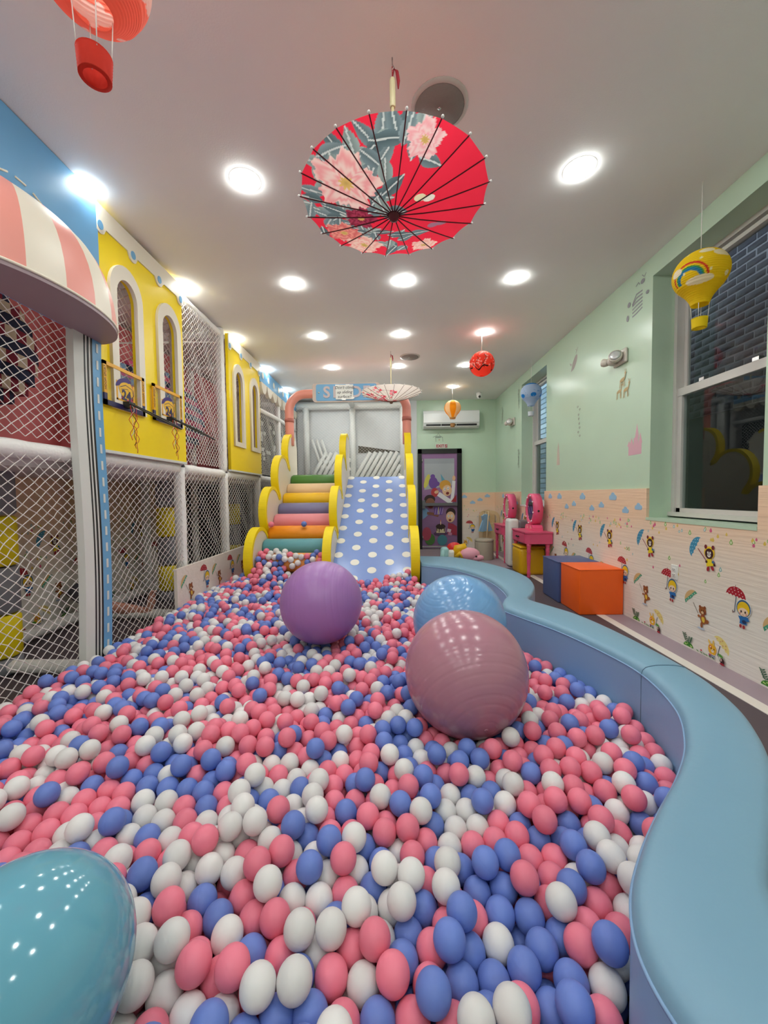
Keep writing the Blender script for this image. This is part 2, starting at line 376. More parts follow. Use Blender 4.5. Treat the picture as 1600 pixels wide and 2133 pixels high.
# ------------------------------------------------------------------ prints on the wall foam
def d_bluebear():
    s, tr = brolly(-.075, .035, .085, .06, '3d8fb4', 62, 5, 'a9d4e6')
    s += [line([(-.055, .03), (.02, -.045), (.035, -.06)], .006, '8f2a34')]
    s += [ell(.05, .012, .047, .046, 'f0c81e'), ell(.018, .052, .013, .016, '7a2430'), ell(.082, .052, .013, .016, '7a2430'), ell(.05, .005, .037, .038, '42181c'),
          ell(.05, -.008, .015, .013, 'efe6da'), ell(.04, .012, .007, .009, 'f2ece4'), ell(.06, .012, .007, .009, 'f2ece4'), ell(.05, -.004, .005, .004, '2a1214'),
          ([(.03, -.035), (.072, -.03), (.095, -.075), (.03, -.09)], 'f0d21e'), ell(.088, -.05, .012, .01, '3a6f96'), ell(.1, -.068, .01, .008, '42181c'), ell(.03, -.055, .01, .01, '42181c'),
          ell(.046, -.105, .012, .018, 'a61f30', -15), ell(.085, -.095, .012, .018, 'a61f30', 40)]
    return s
def d_girl():
    s, tr = brolly(-.02, .07, .075, .068, 'b0182c', -6, 6, 'f0d8d8')
    s = [line([(-.022, .136), (-.022, .15)], .003, '7a1020')]+s
    s += [line([(-.012, .075), (-.022, -.03)], .005, '33506e'), line([(-.022, -.03), (-.036, -.036), (-.036, -.022)], .006, '5a2a2a'),
          ell(.045, .01, .056, .06, 'e9eef2'), ell(.045, .01, .052, .056, '3a6287'), ell(.045, .006, .045, .048, 'efc418'), ell(.045, -.014, .036, .027, 'f4d8c0'),
          ell(.03, -.012, .006, .008, '3a2420'), ell(.06, -.012, .006, .008, '3a2420'), ell(.022, -.025, .007, .005, 'e59384'), ell(.068, -.025, .007, .005, 'e59384'), line([(.038, -.029), (.045, -.033), (.052, -.029)], .002, '8a3a30'),
          ([(.01, -.045), (.08, -.04), (.092, -.062), (.07, -.068), (.075, -.092), (.022, -.092), (.024, -.07)], '1f6cb4'), ell(.055, -.075, .016, .012, '1c2f5c'), ell(.03, -.108, .009, .012, 'a82a30'), ell(.054, -.11, .009, .012, 'a82a30')]
    return s
def d_bear():
    s, tr = brolly(-.075, .075, .075, .06, 'd9b27c', 42, 5)
    q = [tr((x*.075, y*.06)) for x, y in ((-1, 0.02), (-.9, .42), (.9, .42), (1, 0.02), (.5, .12), (0, .02), (-.5, .12))]
    s += [(q, '4aa184')]
    for fx, fy in ((-.7, .2), (-.35, .28), (0, .2), (.35, .28), (.7, .2)): p = tr((fx*.075, fy*.06)); s += [ell(p[0], p[1], .004, .004, 'e8f0d8', n=8)]
    s += [line([(-.055, .05), (-.005, -.02)], .004, '6a5a4a'), ell(.035, .01, .034, .032, '9c5a2e'), ell(.012, .035, .011, .012, '8a4a26'), ell(.055, .038, .011, .012, '8a4a26'), ell(.036, -.002, .013, .01, 'e3c39a'), ell(.026, .012, .004, .005, '2e1810'), ell(.045, .012, .004, .005, '2e1810'),
          ell(.045, -.05, .027, .036, '9c5a2e', 15), ell(.045, -.05, .014, .024, 'e8c648', 15), ell(.08, -.058, .014, .018, '9c5a2e', -50), ell(.032, -.095, .011, .022, '9c5a2e', 0), ell(.005, -.035, .012, .01, '9c5a2e'), ell(.06, 0, .012, .01, '7a3a24'), ([(.03, -.028), (.05, -.022), (.045, -.034)], 'b83040'), ell(.03, -.122, .035, .008, 'b9c6d8')]
    return s
def d_cat():
    s, tr = brolly(.035, .03, .075, .055, 'ecd886', -38, 5)
    for fx, fy in ((-.7, .25), (-.3, .4), (.1, .3), (.5, .35), (-.2, .75), (.3, .7)): p = tr((fx*.075, fy*.055)); s += [ell(p[0], p[1], .006, .005, 'd9a070', n=8)]
    s += [line([(.03, .03), (.01, -.045), (.022, -.052)], .005, '4a5068'), ell(-.035, -.02, .036, .042, 'f0b428'), ell(-.06, .025, .008, .02, 'f0c860', 30), ell(-.025, .03, .008, .02, 'f0c860', 0), ell(-.05, -.005, .011, .011, 'd8452c'), ell(-.05, -.005, .006, .006, 'f6dcc0'), ell(-.03, -.03, .012, .011, 'f6ead8'), ell(-.042, -.014, .003, .006, '2e1810'), ell(-.018, -.014, .003, .006, '2e1810'), ell(-.03, -.026, .003, .003, '2e1810'), ([(-.065, -.055), (-.005, -.055), (-.01, -.075), (-.06, -.075)], 'e6e6ee'), line([(-.063, -.062), (-.007, -.062)], .006, '3a4a78'), line([(-.06, -.072), (-.01, -.072)], .005, '3a4a78')]
    return s
def d_bush():
    s = [ell(0, -.02, .05, .035, '3f8f2c', 0, 0, 180)]
    for i in range(7): s.append(ell(random.uniform(-.035, .035), random.uniform(-.015, .005), .006, .005, 'c4e08a', n=8))
    for bx, tx, ty in ((-.01, -.045, .075), (.01, .03, .06)):
        s.append(line([(bx, 0), (tx, ty)], .002, '3a5a40'))
        for k in range(5):
            t = .25+.16*k; x = bx+(tx-bx)*t; y = ty*t; s += [ell(x-.011, y+.005, .011, .004, '3f6a50', 150, n=10), ell(x+.011, y+.007, .011, .004, '3f6a50', 30, n=10)]
    for i in range(6):
        x = .1+i*.03+random.uniform(-.006, .006); s += [ell(x, -.012, .012, .004, '5a8a4a', -20, n=8)]
        if i in (1, 4): s += [ell(x, .004, .008, .007, 'c8324a', n=10)]
    s += [ell(.32, -.002, .018, .022, '3a1418', 20), ell(.32, -.022, .02, .008, 'a82030'), ell(.312, .005, .006, .01, 'd8b8b0'), ell(.305, .032, .022, .01, '5a9a3a', -15), line([(.288, .028), (.3, -.01)], .002, '5a8a4a')]
    return s
def d_drop(col, fillc, r):
    o = [(0, r*2.0)]+[(r*math.cos(math.radians(a)), r*math.sin(math.radians(a))) for a in range(150, 391, 24)]
    return [(o, col)]+([([(x*.55, y*.55) for x, y in o], fillc)] if fillc else [])
PR = {k: decal_mesh(k, f()) for k, f in (('blue_umbrella_print', d_bluebear), ('red_umbrella_print', d_girl), ('green_umbrella_print', d_bear), ('yellow_umbrella_print', d_cat), ('flower_border_print', d_bush))}
DRP = [decal_mesh('raindrop_print', d_drop(*a)) for a in (('7fb44e', 'dfe6c4', .013), ('e6c45a', None, .011), ('d9608a', None, .011), ('7fb0b4', 'dfe4dc', .011))]
PER = .645
CL = MB(); CL.tube([(-.045, 0, 0), (.045, 0, 0)], .001, 4)
def cloud_mesh():
    pts = [(-.055, -.03)]
    for cx, cy, r, a0, a1 in ((-.038, -.006, .026, 235, 70), (.0, .014, .034, 165, 15), (.04, -.004, .026, 110, -55)):
        pts += [(cx+r*math.cos(math.radians(a0+(a1-a0)*i/8)), cy+r*math.sin(math.radians(a0+(a1-a0)*i/8))) for i in range(9)]
    pts += [(.055, -.03)]
    q = MB(); q.prism(pts[::-1], lambda p: (p[0], p[1], 0), lambda p: (p[0], p[1], .004)); return q.mesh('cloud_sticker', M('cloud_blue', '9dc2e0', .5))
CLM = cloud_mesh()
def put(par, me, mw, sc=1.0): return obj(me.name.split('.')[0], me, par, None, mw @ Matrix.Scale(sc, 4))
def dress(par, fr, u0, u1, sgn, low=False):
    """repeat the printed strip along a wall; fr(y, z) -> matrix, period PER"""
    k = 0; y = u0
    def inside(v): return min(u0, u1)-.02 <= v <= max(u0, u1)+.02
    for i in range(-2, 14):
        base = 2.92+PER*i
        for nm, dy, z in (('blue_umbrella_print', 0, .755), ('red_umbrella_print', .355, .435), ('green_umbrella_print', .035, .32), ('yellow_umbrella_print', -.13, .1), ('flower_border_print', .13, .035)):
            yy = base+dy
            if inside(yy): put(par, PR[nm], fr(yy, z))
        for j in range(26):
            yy = base+PER*random.random(); z = random.choice((.925, .935, .9, .86, .88, .91, .89, .7, .62, .55, .66)); 
            if inside(yy) and abs(yy-base) > .12: put(par, DRP[j % 4], fr(yy, z), random.uniform(.7, 1.1))
for (a, c) in ((1.5, 8.5),): dress(wains, lambda y, z: FR(y, z, XW), a, c, -1)
for base in (5.39, 4.75, 4.11, 2.2, 1.55, 7.4, 8.05):
    for dy, z in ((0, 1.16), (-.22, 1.03), (-.42, 1.07)):
        if W1[0]-.05 < base+dy < W1[1]+.05 or W2[0]-.05 < base+dy < W2[1]+.05: continue
        put(wains, CLM, FR(base+dy, z, XW), 1.0 if dy == 0 else .8)
put(wains, CLM, FR(5.7, 1.16, XW), .9)
for x, z in ((1.62, 1.15), (2.12, 1.16), (1.8, 1.02), (1.96, 1.08)): put(wainsb, CLM, FB(x, z, YB-.025), .9)
put(wainsb, PR['red_umbrella_print'], FB(1.75, .48, YB-.025), 1.05); put(wainsb, PR['yellow_umbrella_print'], FB(1.68, .16, YB-.025), 1.1)
for i in range(14): put(wainsb, DRP[i % 4], FB(random.uniform(1.6, 2.2), random.uniform(.7, .95), YB-.025), .8)
dress(wainsl, lambda y, z: FL(y, z+.05, XL+.025), 2.2, 5.4, 1)

# ------------------------------------------------------------------ wall stickers on the green wall
def sticker(name, shapes, mw, lab, col=None): return T(obj(name, decal_mesh(name, shapes), None, None, mw), lab, 'wall sticker')
GRY = '8f8f93'
bfly = lambda x, y, s_, c: [ell(x-.5*s_, y+.25*s_, .5*s_, .28*s_, c, 40, n=10), ell(x+.5*s_, y+.25*s_, .5*s_, .28*s_, c, -40, n=10), ell(x-.35*s_, y-.35*s_, .35*s_, .22*s_, c, -40, n=10), ell(x+.35*s_, y-.35*s_, .35*s_, .22*s_, c, 40, n=10)]
s = [line([(-.09, .02*i-.02-.012*abs(i-3)), (-.03, .035*i-.05), (.06, .03*i-.03)], .014, GRY) for i in range(6)]+[ell(.06, .2, .03, .022, GRY), line([(.05, .26), (.08, .23), (.11, .25)], .008, GRY), line([(-.04, .2), (0, .22), (.02, .19)], .008, GRY), ell(-.14, .08, .025, .025, GRY), ell(-.16, -.04, .02, .03, GRY), ell(.13, .07, .022, .016, GRY)]
sticker('bee_sticker', s, FR(3.78, 2.92), 'grey striped bee wall sticker high beside the near window')
s = [ell(.0, 0, .1, .045, 'a39a94', 50), ([(-.1, -.09), (-.03, -.08), (-.06, -.02)], 'a39a94'), ([(-.1, -.02), (-.14, .03), (-.07, .0)], 'a39a94'), line([(.03, .1), (.05, .14), (.02, .15)], .008, 'a39a94'), line([(.05, .12), (.08, .16)], .008, 'a39a94')]
sticker('whale_sticker', s, FR(5.04, 2.83), 'beige whale wall sticker above the butterflies')
bs_ = T(obj('butterfly_sticker', None, None, None, FR(4.91, 2.07)), 'cluster of grey butterfly wall stickers below the whale', 'wall sticker')
for y in (-.17, -.12, -.07, -.02, .04, .09, .15, .19): obj('butterfly', decal_mesh('butterfly', bfly(random.uniform(-.05, .05), y, .022, '8d8a80')), bs_)
GLD = 'c2a878'
s = []
for dx, dy in ((-.06, -.03), (.06, -.04), (0, .07)):
    s += [ell(dx, dy, .045, .018, GLD, 10, n=12), line([(dx+.035, dy), (dx+.05, dy+.05)], .014, GLD), ell(dx+.05, dy+.055, .016, .01, GLD, n=10), line([(dx+.05, dy+.06), (dx+.035, dy+.095)], .005, GLD), line([(dx+.05, dy+.06), (dx+.07, dy+.09)], .005, GLD)]+[line([(dx+q, dy), (dx+q*1.25, dy-.075)], .007, GLD) for q in (-.035, -.02, .02, .033)]
sticker('deer_sticker', s, FR(4.01, 2.25), 'gold deer wall sticker under the emergency light')
PK = 'd8a9b6'
s = [([(-.1, -.12), (.1, -.12), (.1, -.02), (.05, -.02), (.05, .04), (-.02, .04), (-.02, -.03), (-.1, -.03)], PK)]+[([(x-.03, z), (x+.03, z), (x, z+h)], PK) for x, z, h in ((.03, .04, .13), (.08, -.02, .1), (-.05, -.03, .08), (-.09, -.03, .05))]
sticker('castle_sticker', s, FR(3.8, 1.68), 'pale pink castle wall sticker left of the near window')
sticker('pink_tower_sticker', [([(-.05, -.16), (.05, -.16), (.03, .06), (0, .16), (-.03, .06)], 'c6b9ac')], FR(5.5, 1.75), 'faint pink tower wall sticker beside the far window')
for i, (y, z, lab) in enumerate(((7.18, 2.86, 'grey bird wall sticker above the far emergency light, by the far window'), (7.18, 1.8, 'grey balloon wall sticker low beside the far window'), (8.2, 2.78, 'grey giraffe wall sticker near the far room corner'))):
    s = sum([bfly(random.uniform(-.03, .03), q*.06, .03, '8f9a8c') for q in range(-2, 4)], [])+[line([(0, -.1), (.02, .18)], .012, '8f9a8c')]
    sticker('line_sticker', s, FR(y, z), lab)
s = [line([(-.12, 0), (-.03, .03), (.0, .09), (.03, .03), (.1, -.01)], .012, '8a9a8c'), line([(-.06, .0), (-.05, -.1)], .01, '8a9a8c'), line([(.09, 0), (.1, -.1)], .01, '8a9a8c'), ell(0, 0, .07, .02, '8a9a8c', n=12), ell(.02, -.06, .02, .014, 'b7a98c', n=10)]
sticker('horse_sticker', s, FB(1.06, 2.46), 'grey rocking horse wall sticker above the exit sign')

# ------------------------------------------------------------------ door
dr = struct(obj('door_1', None, None, (1.09, YB, 0)), 'black framed exit door with a birthday party mural')
L = lambda x, y, z: (x-1.09, y-YB, z)
q = MB(); q.box(L(.61, YB-.06, 0), L(.69, YB, 2.2)); q.box(L(1.46, YB-.06, 0), L(1.56, YB, 2.2)); q.box(L(.61, YB-.06, 2.10), L(1.56, YB, 2.2)); q.build('door_frame', BLACK, dr)
q = MB(); q.box(L(.69, YB-.04, .02), L(1.46, YB-.005, 2.10)); leaf = q.build('door_leaf', M('purple_mural_board', '8f6a94', .45, .4, .06, 3), dr)
q = MB(); q.box(L(.69, YB-.045, .04), L(1.46, YB-.04, .075)); q.build('kick_strip', CHROME, dr)
q = MB(); q.box(L(.70, YB-.12, .96), L(1.45, YB-.07, 1.02)); q.box(L(.69, YB-.1, .9), L(.755, YB-.04, 1.08)); q.box(L(1.41, YB-.1, .95), L(1.455, YB-.04, 1.03)); q.build('panic_bar', M('grey_metal', '77777c', .35, metal=.8), dr)
for z in (1.95, 1.0, .25):
    q = MB(); q.tube([L(.7, YB-.05, z-.04), L(.7, YB-.05, z+.04)], .01, 8); q.build('hinge', CHROME, dr)
mz = lambda x, z: (x-1.09, z)
def mural():
    s = [([mz(.745, 1.28), mz(1.40, 1.28), mz(1.40, 1.99), mz(.745, 1.99)], 'a8adb2'), ([mz(.745, 1.88), mz(1.40, 1.88), mz(1.40, 1.99), mz(.745, 1.99)], '9a9fa6')]
    s += [([mz(.70, 1.30), mz(1.45, 1.42), mz(1.45, 1.20), mz(.70, 1.20)], '96709a')]
    s += [ell(*mz(.80, 1.50), .05, .16, 'cfc95a', -18), ell(*mz(.94, 1.46), .10, .13, '6d4a98'), ell(*mz(.93, 1.60), .05, .05, '6d4a98'), ell(*mz(1.03, 1.44), .05, .05, '6d4a98'), ell(*mz(.97, 1.25), .08, .10, 'b83a3c')]
    s += [([mz(1.10, 1.66), mz(1.21, 1.50), mz(1.13, 1.46)], '5f9fb6')]
    s += [line([mz(1.05, 1.22), mz(1.25, 1.08), mz(1.35, 1.02)], .10, 'e4e2e6'), line([mz(1.39, 1.5), mz(1.37, 1.25), mz(1.34, 1.05)], .07, 'e4e2e6'), ell(*mz(1.39, 1.56), .035, .055, 'e2b58c'), ell(*mz(1.01, 1.26), .05, .035, 'e2b58c', 20), ([mz(1.32, 1.04), mz(1.44, 1.2), mz(1.44, 1.04)], 'a22e38'),
          ell(*mz(1.20, 1.40), .125, .12, 'd69c3a'), ell(*mz(1.24, 1.29), .105, .12, 'e6bd96'), ell(*mz(1.19, 1.32), .024, .032, 'f2f0ee'), ell(*mz(1.26, 1.34), .024, .032, 'f2f0ee'), ell(*mz(1.195, 1.32), .009, .012, '2a1c18'), ell(*mz(1.262, 1.34), .009, .012, '2a1c18'), ell(*mz(1.25, 1.23), .035, .032, '7a1f28', 15)]
    s += [ell(*mz(.86, 1.10), .12, .10, '33211f'), ell(*mz(.87, 1.02), .10, .11, '8a5a44'), ell(*mz(.88, .93), .05, .03, '7a1f28'), ([mz(.70, .92), mz(.80, .90), mz(.86, .80), mz(.76, .70), mz(.70, .66)], '7aa0c4'), line([mz(.8, .80), mz(.92, .78), mz(1.05, .74)], .06, '8a5a44'), ([mz(.95, .76), mz(1.14, .76), mz(1.16, .93), mz(.96, .93)], '6a4a9c')]
    s += [line([mz(.97+.05*i, .77), mz(1.0+.05*i, .92)], .016, 'b59ad0') for i in range(4)]+[([mz(1.04, .77), mz(1.06, .77), mz(1.06, .93), mz(1.04, .93)], 'd8c890')]
    s += [ell(*mz(1.32, .80), .105, .11, '33211f'), ell(*mz(1.31, .71), .095, .12, 'e6bd96'), ell(*mz(1.27, .73), .022, .03, 'f2f0ee'), ell(*mz(1.34, .73), .022, .03, 'f2f0ee'), ell(*mz(1.27, .73), .008, .011, '2a1c18'), ell(*mz(1.34, .73), .008, .011, '2a1c18'), ell(*mz(1.30, .64), .03, .025, '7a1f28'), ([mz(1.26, .58), mz(1.36, .56), mz(1.45, .50), mz(1.45, .30), mz(1.24, .34)], 'a03048'),
          line([mz(1.24, .42), mz(1.32, .40)], .07, 'dfc8d2'), line([mz(1.26, .34), mz(1.34, .33)], .06, 'c98aa8')]
    s += [ell(*mz(1.09, .345), .15, .045, '5a3f60'), ([mz(1.0, .36), mz(1.19, .36), mz(1.19, .48), mz(1.0, .48)], 'dcd0a8'), ell(*mz(1.095, .5), .105, .06, '33201c')]+[([mz(x, .5), mz(x+.025, .5), mz(x+.02, h), mz(x+.005, h)], '33201c') for x, h in ((1.0, .4), (1.05, .37), (1.1, .42), (1.16, .39))]+[([mz(1.085, .54), mz(1.105, .54), mz(1.105, .61), mz(1.085, .61)], 'e8c8a0'), ell(*mz(1.095, .63), .009, .016, 'e88a3a')]
    s += [ell(*mz(.86, .22), .11, .13, '4a7a3a'), ell(*mz(.79, .34), .10, .15, 'b0485e'), ell(*mz(1.13, .2), .11, .12, '4a8a98')]
    return s
obj('party_mural', decal_mesh('party_mural', mural()), leaf, None, FB(0, 0, -.0405))
ex = T(MB().box((-.13, -.008, -.045), (.13, 0, .045)).build('exit_sign', M('sign_white', 'd6d2cc', .5), None, (1.13, YB, 2.265)), 'small white EXIT sign with red letters above the door', 'sign')
obj('letters', text_mesh('EXIT', .085, .001, M('sign_red', 'a01c20', .5), bold=.002), ex, None, frame((-.03, -.009, 0), (1, 0, 0), (0, 0, 1)))
obj('running_figure_mark', decal_mesh('running_figure_mark', [([(.075, -.035), (.122, -.035), (.122, .035), (.075, .035)], 'a01c20'), ell(.102, .022, .007, .007, 'eeeeee', n=8), line([(.1, .012), (.095, -.008), (.108, -.025)], .007, 'eeeeee'), line([(.112, .01), (.09, .004)], .005, 'eeeeee'), line([(.095, -.008), (.083, -.02)], .006, 'eeeeee')]), ex, None, frame((0, -.0085, 0), (1, 0, 0), (0, 0, 1)))

# ------------------------------------------------------------------ play structure on the left
XF = -2.02
ps = root('play_structure', (-2.5, 4.5, 0), 'two-storey netted play structure with yellow arched panels along the left wall', 'play structure')
OFF = Vector((-2.5, 4.5, 0)); 
def PL(v): return (v[0]+2.5, v[1]-4.5, v[2])
def foam(p0, p1, r, name='post', par=ps, mat=FOAMW, lump=.003):
    p0 = Vector(p0); p1 = Vector(p1); n = max(2, int((p1-p0).length/.07)); q = MB()
    pts = [PL(p0.lerp(p1, i/n)) for i in range(n+1)]
    q.tube(pts, [r+lump*random.uniform(-1, 1) for _ in pts], 12); return q.build(name, mat, par)
def tie(p, par=ps):
    q = MB(); q.sphere(PL(p), .035, 8, 6); q.build('pipe_joint', M('dark_joint', '4a4c50', .6), par)
PY = [1.5, 2.6, 3.80, 4.82, 6.05, 7.25, 8.45]; ZD = 1.5
for i, y in enumerate(PY):
    foam((XF-.04, y, 0), (XF-.04, y, ZD), .052); foam((-3.05, y, 0), (-3.05, y, ZD), .05)
    foam((XF-.04, y, ZD), (XF-.04, y, ZC-.01), .05); foam((-3.05, y, ZD), (-3.05, y, ZC-.01), .05)
    foam((XF-.08, y, ZD-.03), (-3.05, y, ZD-.03), .045, 'cross_beam'); foam((XF-.08, y, ZC-.09), (-3.05, y, ZC-.09), .045, 'cross_beam')
    foam((XF-.08, y, .06), (-3.05, y, .06), .045, 'cross_beam')
    tie((XF-.02, y, ZD+.01))
for a, c in zip(PY[:-1], PY[1:]):
    foam((XF-.04, a+.05, ZD-.01), (XF-.04, c-.05, ZD-.01), .05, 'beam'); foam((XF-.04, a+.05, ZC-.08), (XF-.04, c-.05, ZC-.08), .045, 'beam')
    foam((-3.05, a+.05, ZD-.03), (-3.05, c-.05, ZD-.03), .05, 'beam'); foam((-3.05, a+.05, .07), (-3.05, c-.05, .07), .05, 'beam')
q = MB(); q.box(PL((-3.15, 1.0, ZD-.1)), PL((XF-.1, YB-.05, ZD-.04))); q.build('deck', M('deck_vinyl', 'ded4d6', .5), ps)
def net(org, ux, uy, W, H, cw=.075, ch=.06, r=.0027, jit=.004, name='net', par=None, mat=NETM, pl=PL, bulge=.012):
    nu = max(2, int(round(W/cw*2))); nv = max(2, int(round(H/ch*2))); su, sv = W/nu, H/nv
    org = Vector(org); ux = Vector(ux); uy = Vector(uy); un = ux.cross(uy)
    P = {}
    def pt(i, j):
        k = (i, j)
        if k not in P:
            e = math.sin(PI*i/nu)*math.sin(PI*j/nv)
            P[k] = org+ux*(i*su+random.uniform(-jit, jit)*(0 < i < nu))+uy*(j*sv+random.uniform(-jit, jit)*(0 < j < nv)+math.sin(i*.35)*.006*e)+un*(bulge*e*math.sin(i*.5+j*.3))
        return P[k]
    q = MB()
    for sg in (1, -1):
        starts = [(i, 0) for i in range(nu)]+[(0 if sg == 1 else nu, j) for j in range(1, nv)]
        if sg == -1: starts = [(i, 0) for i in range(1, nu+1)]+[(nu, j) for j in range(1, nv)]
        for (i, j) in starts:
            if (i+j) % 2: continue
            pts = []
            while 0 <= i <= nu and j <= nv: pts.append(pl(pt(i, j))); i += sg; j += 1
            if len(pts) > 1: q.tube(pts, r, 3, cap=False, smooth=False)
    o = q.build(name, mat, par or ps); o['kind'] = 'stuff'; return o
for a, c in zip(PY[:-1], PY[1:]): net((XF, a+.04, .02), (0, 1, 0), (0, 0, 1), c-a-.08, ZD-.06)
net((XF, 1.54, ZD+.06), (0, 1, 0), (0, 0, 1), 1.02, ZC-ZD-.12); net((XF-.01, 3.84, ZD+.06), (0, 1, 0), (0, 0, 1), .94, ZC-ZD-.16, .06, .06)
net((XF-.06, 2.7, ZD+.06), (0, 1, 0), (0, 0, 1), 1.06, ZC-ZD-.2); net((XF-.06, 4.9, ZD+.06), (0, 1, 0), (0, 0, 1), 1.1, ZC-ZD-.2)
net((XF-.02, 6.1, ZD+.06), (0, 1, 0), (0, 0, 1), 2.3, ZC-ZD-.16, .07, .06, .003)
net((-3.0, 3.9, 2.75), (1, 0, 0), (0, .95, .35), .95, .95, .06, .06)
q = MB(); q.tube([PL((XF, 6.08, 2.55)), PL((XF, 7.2, 2.6)), PL((XF, 8.4, 2.6))], .035, 10); q.build('beam', FOAMW, ps)
# interior boards upstairs
q = MB(); q.box(PL((-3.16, 1.2, ZD-.03)), PL((-3.1, 3.7, 3.1))); q.box(PL((-3.1, 3.66, ZD)), PL((-2.85, 3.7, 3.1))); q.build('pink_board', PINKB, ps)
q = MB(); q.box(PL((-3.16, 3.75, ZD-.03)), PL((-3.1, 7.6, 3.2))); q.build('pink_board', PINKB, ps)
q = MB(); q.box(PL((-3.16, 6.05, .1)), PL((-3.1, 8.5, 1.4))); q.box(PL((-2.25, 6.2, ZD)), PL((-2.2, 8.4, 2.58))); q.build('dark_board', M('dark_board', '2e2a2c', .6), ps)
q = MB()
for i in range(34): y = random.uniform(6.2, 8.2); z = random.uniform(1.65, 2.45); q.box(PL((-2.2, y, z)), PL((-2.185, y+.11, z+.06)))
q.build('white_patches', VINYLW, ps)
q = MB(); q.box(PL((-3.0, 1.52, ZD)), PL((-2.98, 2.6, ZD+.13))); q.build('blue_skirting', BLUEV, ps)
# striped fabric drums hung on the pink boards
def drum(cy, cz, ry, rz, bands, lab):
    d = obj('fabric_drum', None, ps, PL((-3.08, cy, cz))); d['label'] = lab
    n = len(bands)
    for k, (ca, cb, cells) in enumerate(bands):
        z0, z1 = -rz+2*rz*k/n, -rz+2*rz*(k+1)/n
        zc = (z0+z1)/2; hw = ry*math.sqrt(max(.02, 1-(zc/rz)**2)); q = MB(); m = cells
        for i in range(m):
            u0, u1 = -hw+2*hw*i/m, -hw+2*hw*(i+1)/m
            bul = lambda u: .07+.16*math.sqrt(max(0, 1-(u/(ry*1.02))**2-(zc/(rz*1.05))**2))
            q.mi = i % 2
            q.add([(0, u0, z0), (0, u1, z0), (bul(u1), u1, z0), (bul(u0), u0, z0), (0, u0, z1), (0, u1, z1), (bul(u1), u1, z1), (bul(u0), u0, z1)], [(0, 3, 2, 1), (4, 5, 6, 7), (2, 3, 7, 6), (0, 4, 7, 3), (1, 2, 6, 5)])
        q.build('fabric_band', [ca, cb], d)
NAVY = M('navy_fabric', '1f2a4c', .8); MAR = M('maroon_fabric', '8e1f3c', .8); CRM = M('cream_fabric', 'e2d2bc', .8); HOT = M('hot_pink_fabric', 'ef6a9c', .8); LBL = M('pale_blue_fabric', '8fb4da', .8); GRB = M('grey_blue_fabric', '7d86a0', .8)
drum(2.86, 2.38, .46, .42, [(NAVY, MAR, 7), (MAR, CRM, 9), (NAVY, NAVY, 6), (CRM, MAR, 9), (NAVY, NAVY, 5), (MAR, CRM, 9), (NAVY, NAVY, 6), (CRM, MAR, 7), (NAVY, MAR, 5)], 'navy, maroon and cream striped drum')
drum(5.2, 2.36, 1.12, .5, [(NAVY, LBL, 13), (HOT, HOT, 9), (LBL, NAVY, 25), (HOT, HOT, 9), (LBL, NAVY, 33), (HOT, HOT, 9), (LBL, GRB, 35), (HOT, HOT, 9), (LBL, GRB, 31), (HOT, HOT, 9), (LBL, NAVY, 21), (HOT, HOT, 9), (LBL, NAVY, 9)], 'hot pink and blue striped drum')
# padded columns downstairs
for cy, cx in ((2.62, -2.72), (4.55, -2.62), (6.45, -2.62)):
    pc = obj('padded_column', None, ps, PL((cx, cy, 0)))
    for z0, z1, mt in ((0, .12, 'g'), (.12, .42, 'y'), (.42, .75, 'g'), (.75, 1.1, 'y'), (1.1, 1.42, 'g')):
        q = MB(); q.lathe([(.105, z0+.005), (.12, z0+.02), (.12, z1-.02), (.105, z1-.005)], 16); q.build('column_ring', YELF if mt == 'y' else M('grey_foam', '8a8890', .6), pc)
# yellow arched panels
def arch(cx, z0, zt, hw, n=14):
    zc = zt-hw*1.15
    return [(cx-hw, z0), (cx+hw, z0)]+[(cx+hw*math.cos(PI*i/n), zc+hw*1.15*math.sin(PI*i/n)) for i in range(n+1)]
def arched_panel(y0, y1):
    W = y1-y0; p = obj('yellow_panel', None, ps, PL((XF+.02, y0, 0)))
    wins = [W*.25, W*.75+.02]
    outer = [(0, 1.55), (W, 1.55), (W, 3.22), (0, 3.22)]
    obj('board', holed_mesh(outer, [arch(c, 1.9, 2.84, .125) for c in wins], .035, YELV), p, None, frame((0, 0, 0), (0, 1, 0), (0, 0, 1)))
    for c in wins:
        w_ = obj('arched_window', holed_mesh(arch(c, 1.86, 2.93, .185), [arch(c, 1.92, 2.83, .115)], .03, CREAM), p, None, frame((.026, 0, 0), (0, 1, 0), (0, 0, 1)))
    pts = [(0, 3.225), (0, 3.07)]; nl = 48; dots = [W*.03, W*.345, W*.66, W*.97]
    for i in range(nl+1):
        u = W*i/nl; dz = max([0]+[math.sqrt(max(0, .055**2-(u-d)**2)) for d in dots]); pts.append((u, 3.085-dz))
    pts += [(W, 3.225)]
    q = MB(); q.prism(pts, lambda a: (.018, a[0], a[1]), lambda a: (.028, a[0], a[1])); q.build('scallop_band', CREAM, p)
    for d in dots:
        q = MB(); q.prism([(d+.027*math.cos(t*PI/8), 3.085+.03*math.sin(t*PI/8)) for t in range(16)], lambda a: (.026, a[0], a[1]), lambda a: (.032, a[0], a[1])); q.build('blue_dot', BLUEV, p)
    q = MB(); q.box((-.02, 0, 1.53), (.025, W, 1.55)); q.build('ledge', VINYLW, p)
arched_panel(2.70, 3.80); arched_panel(4.88, 6.04)
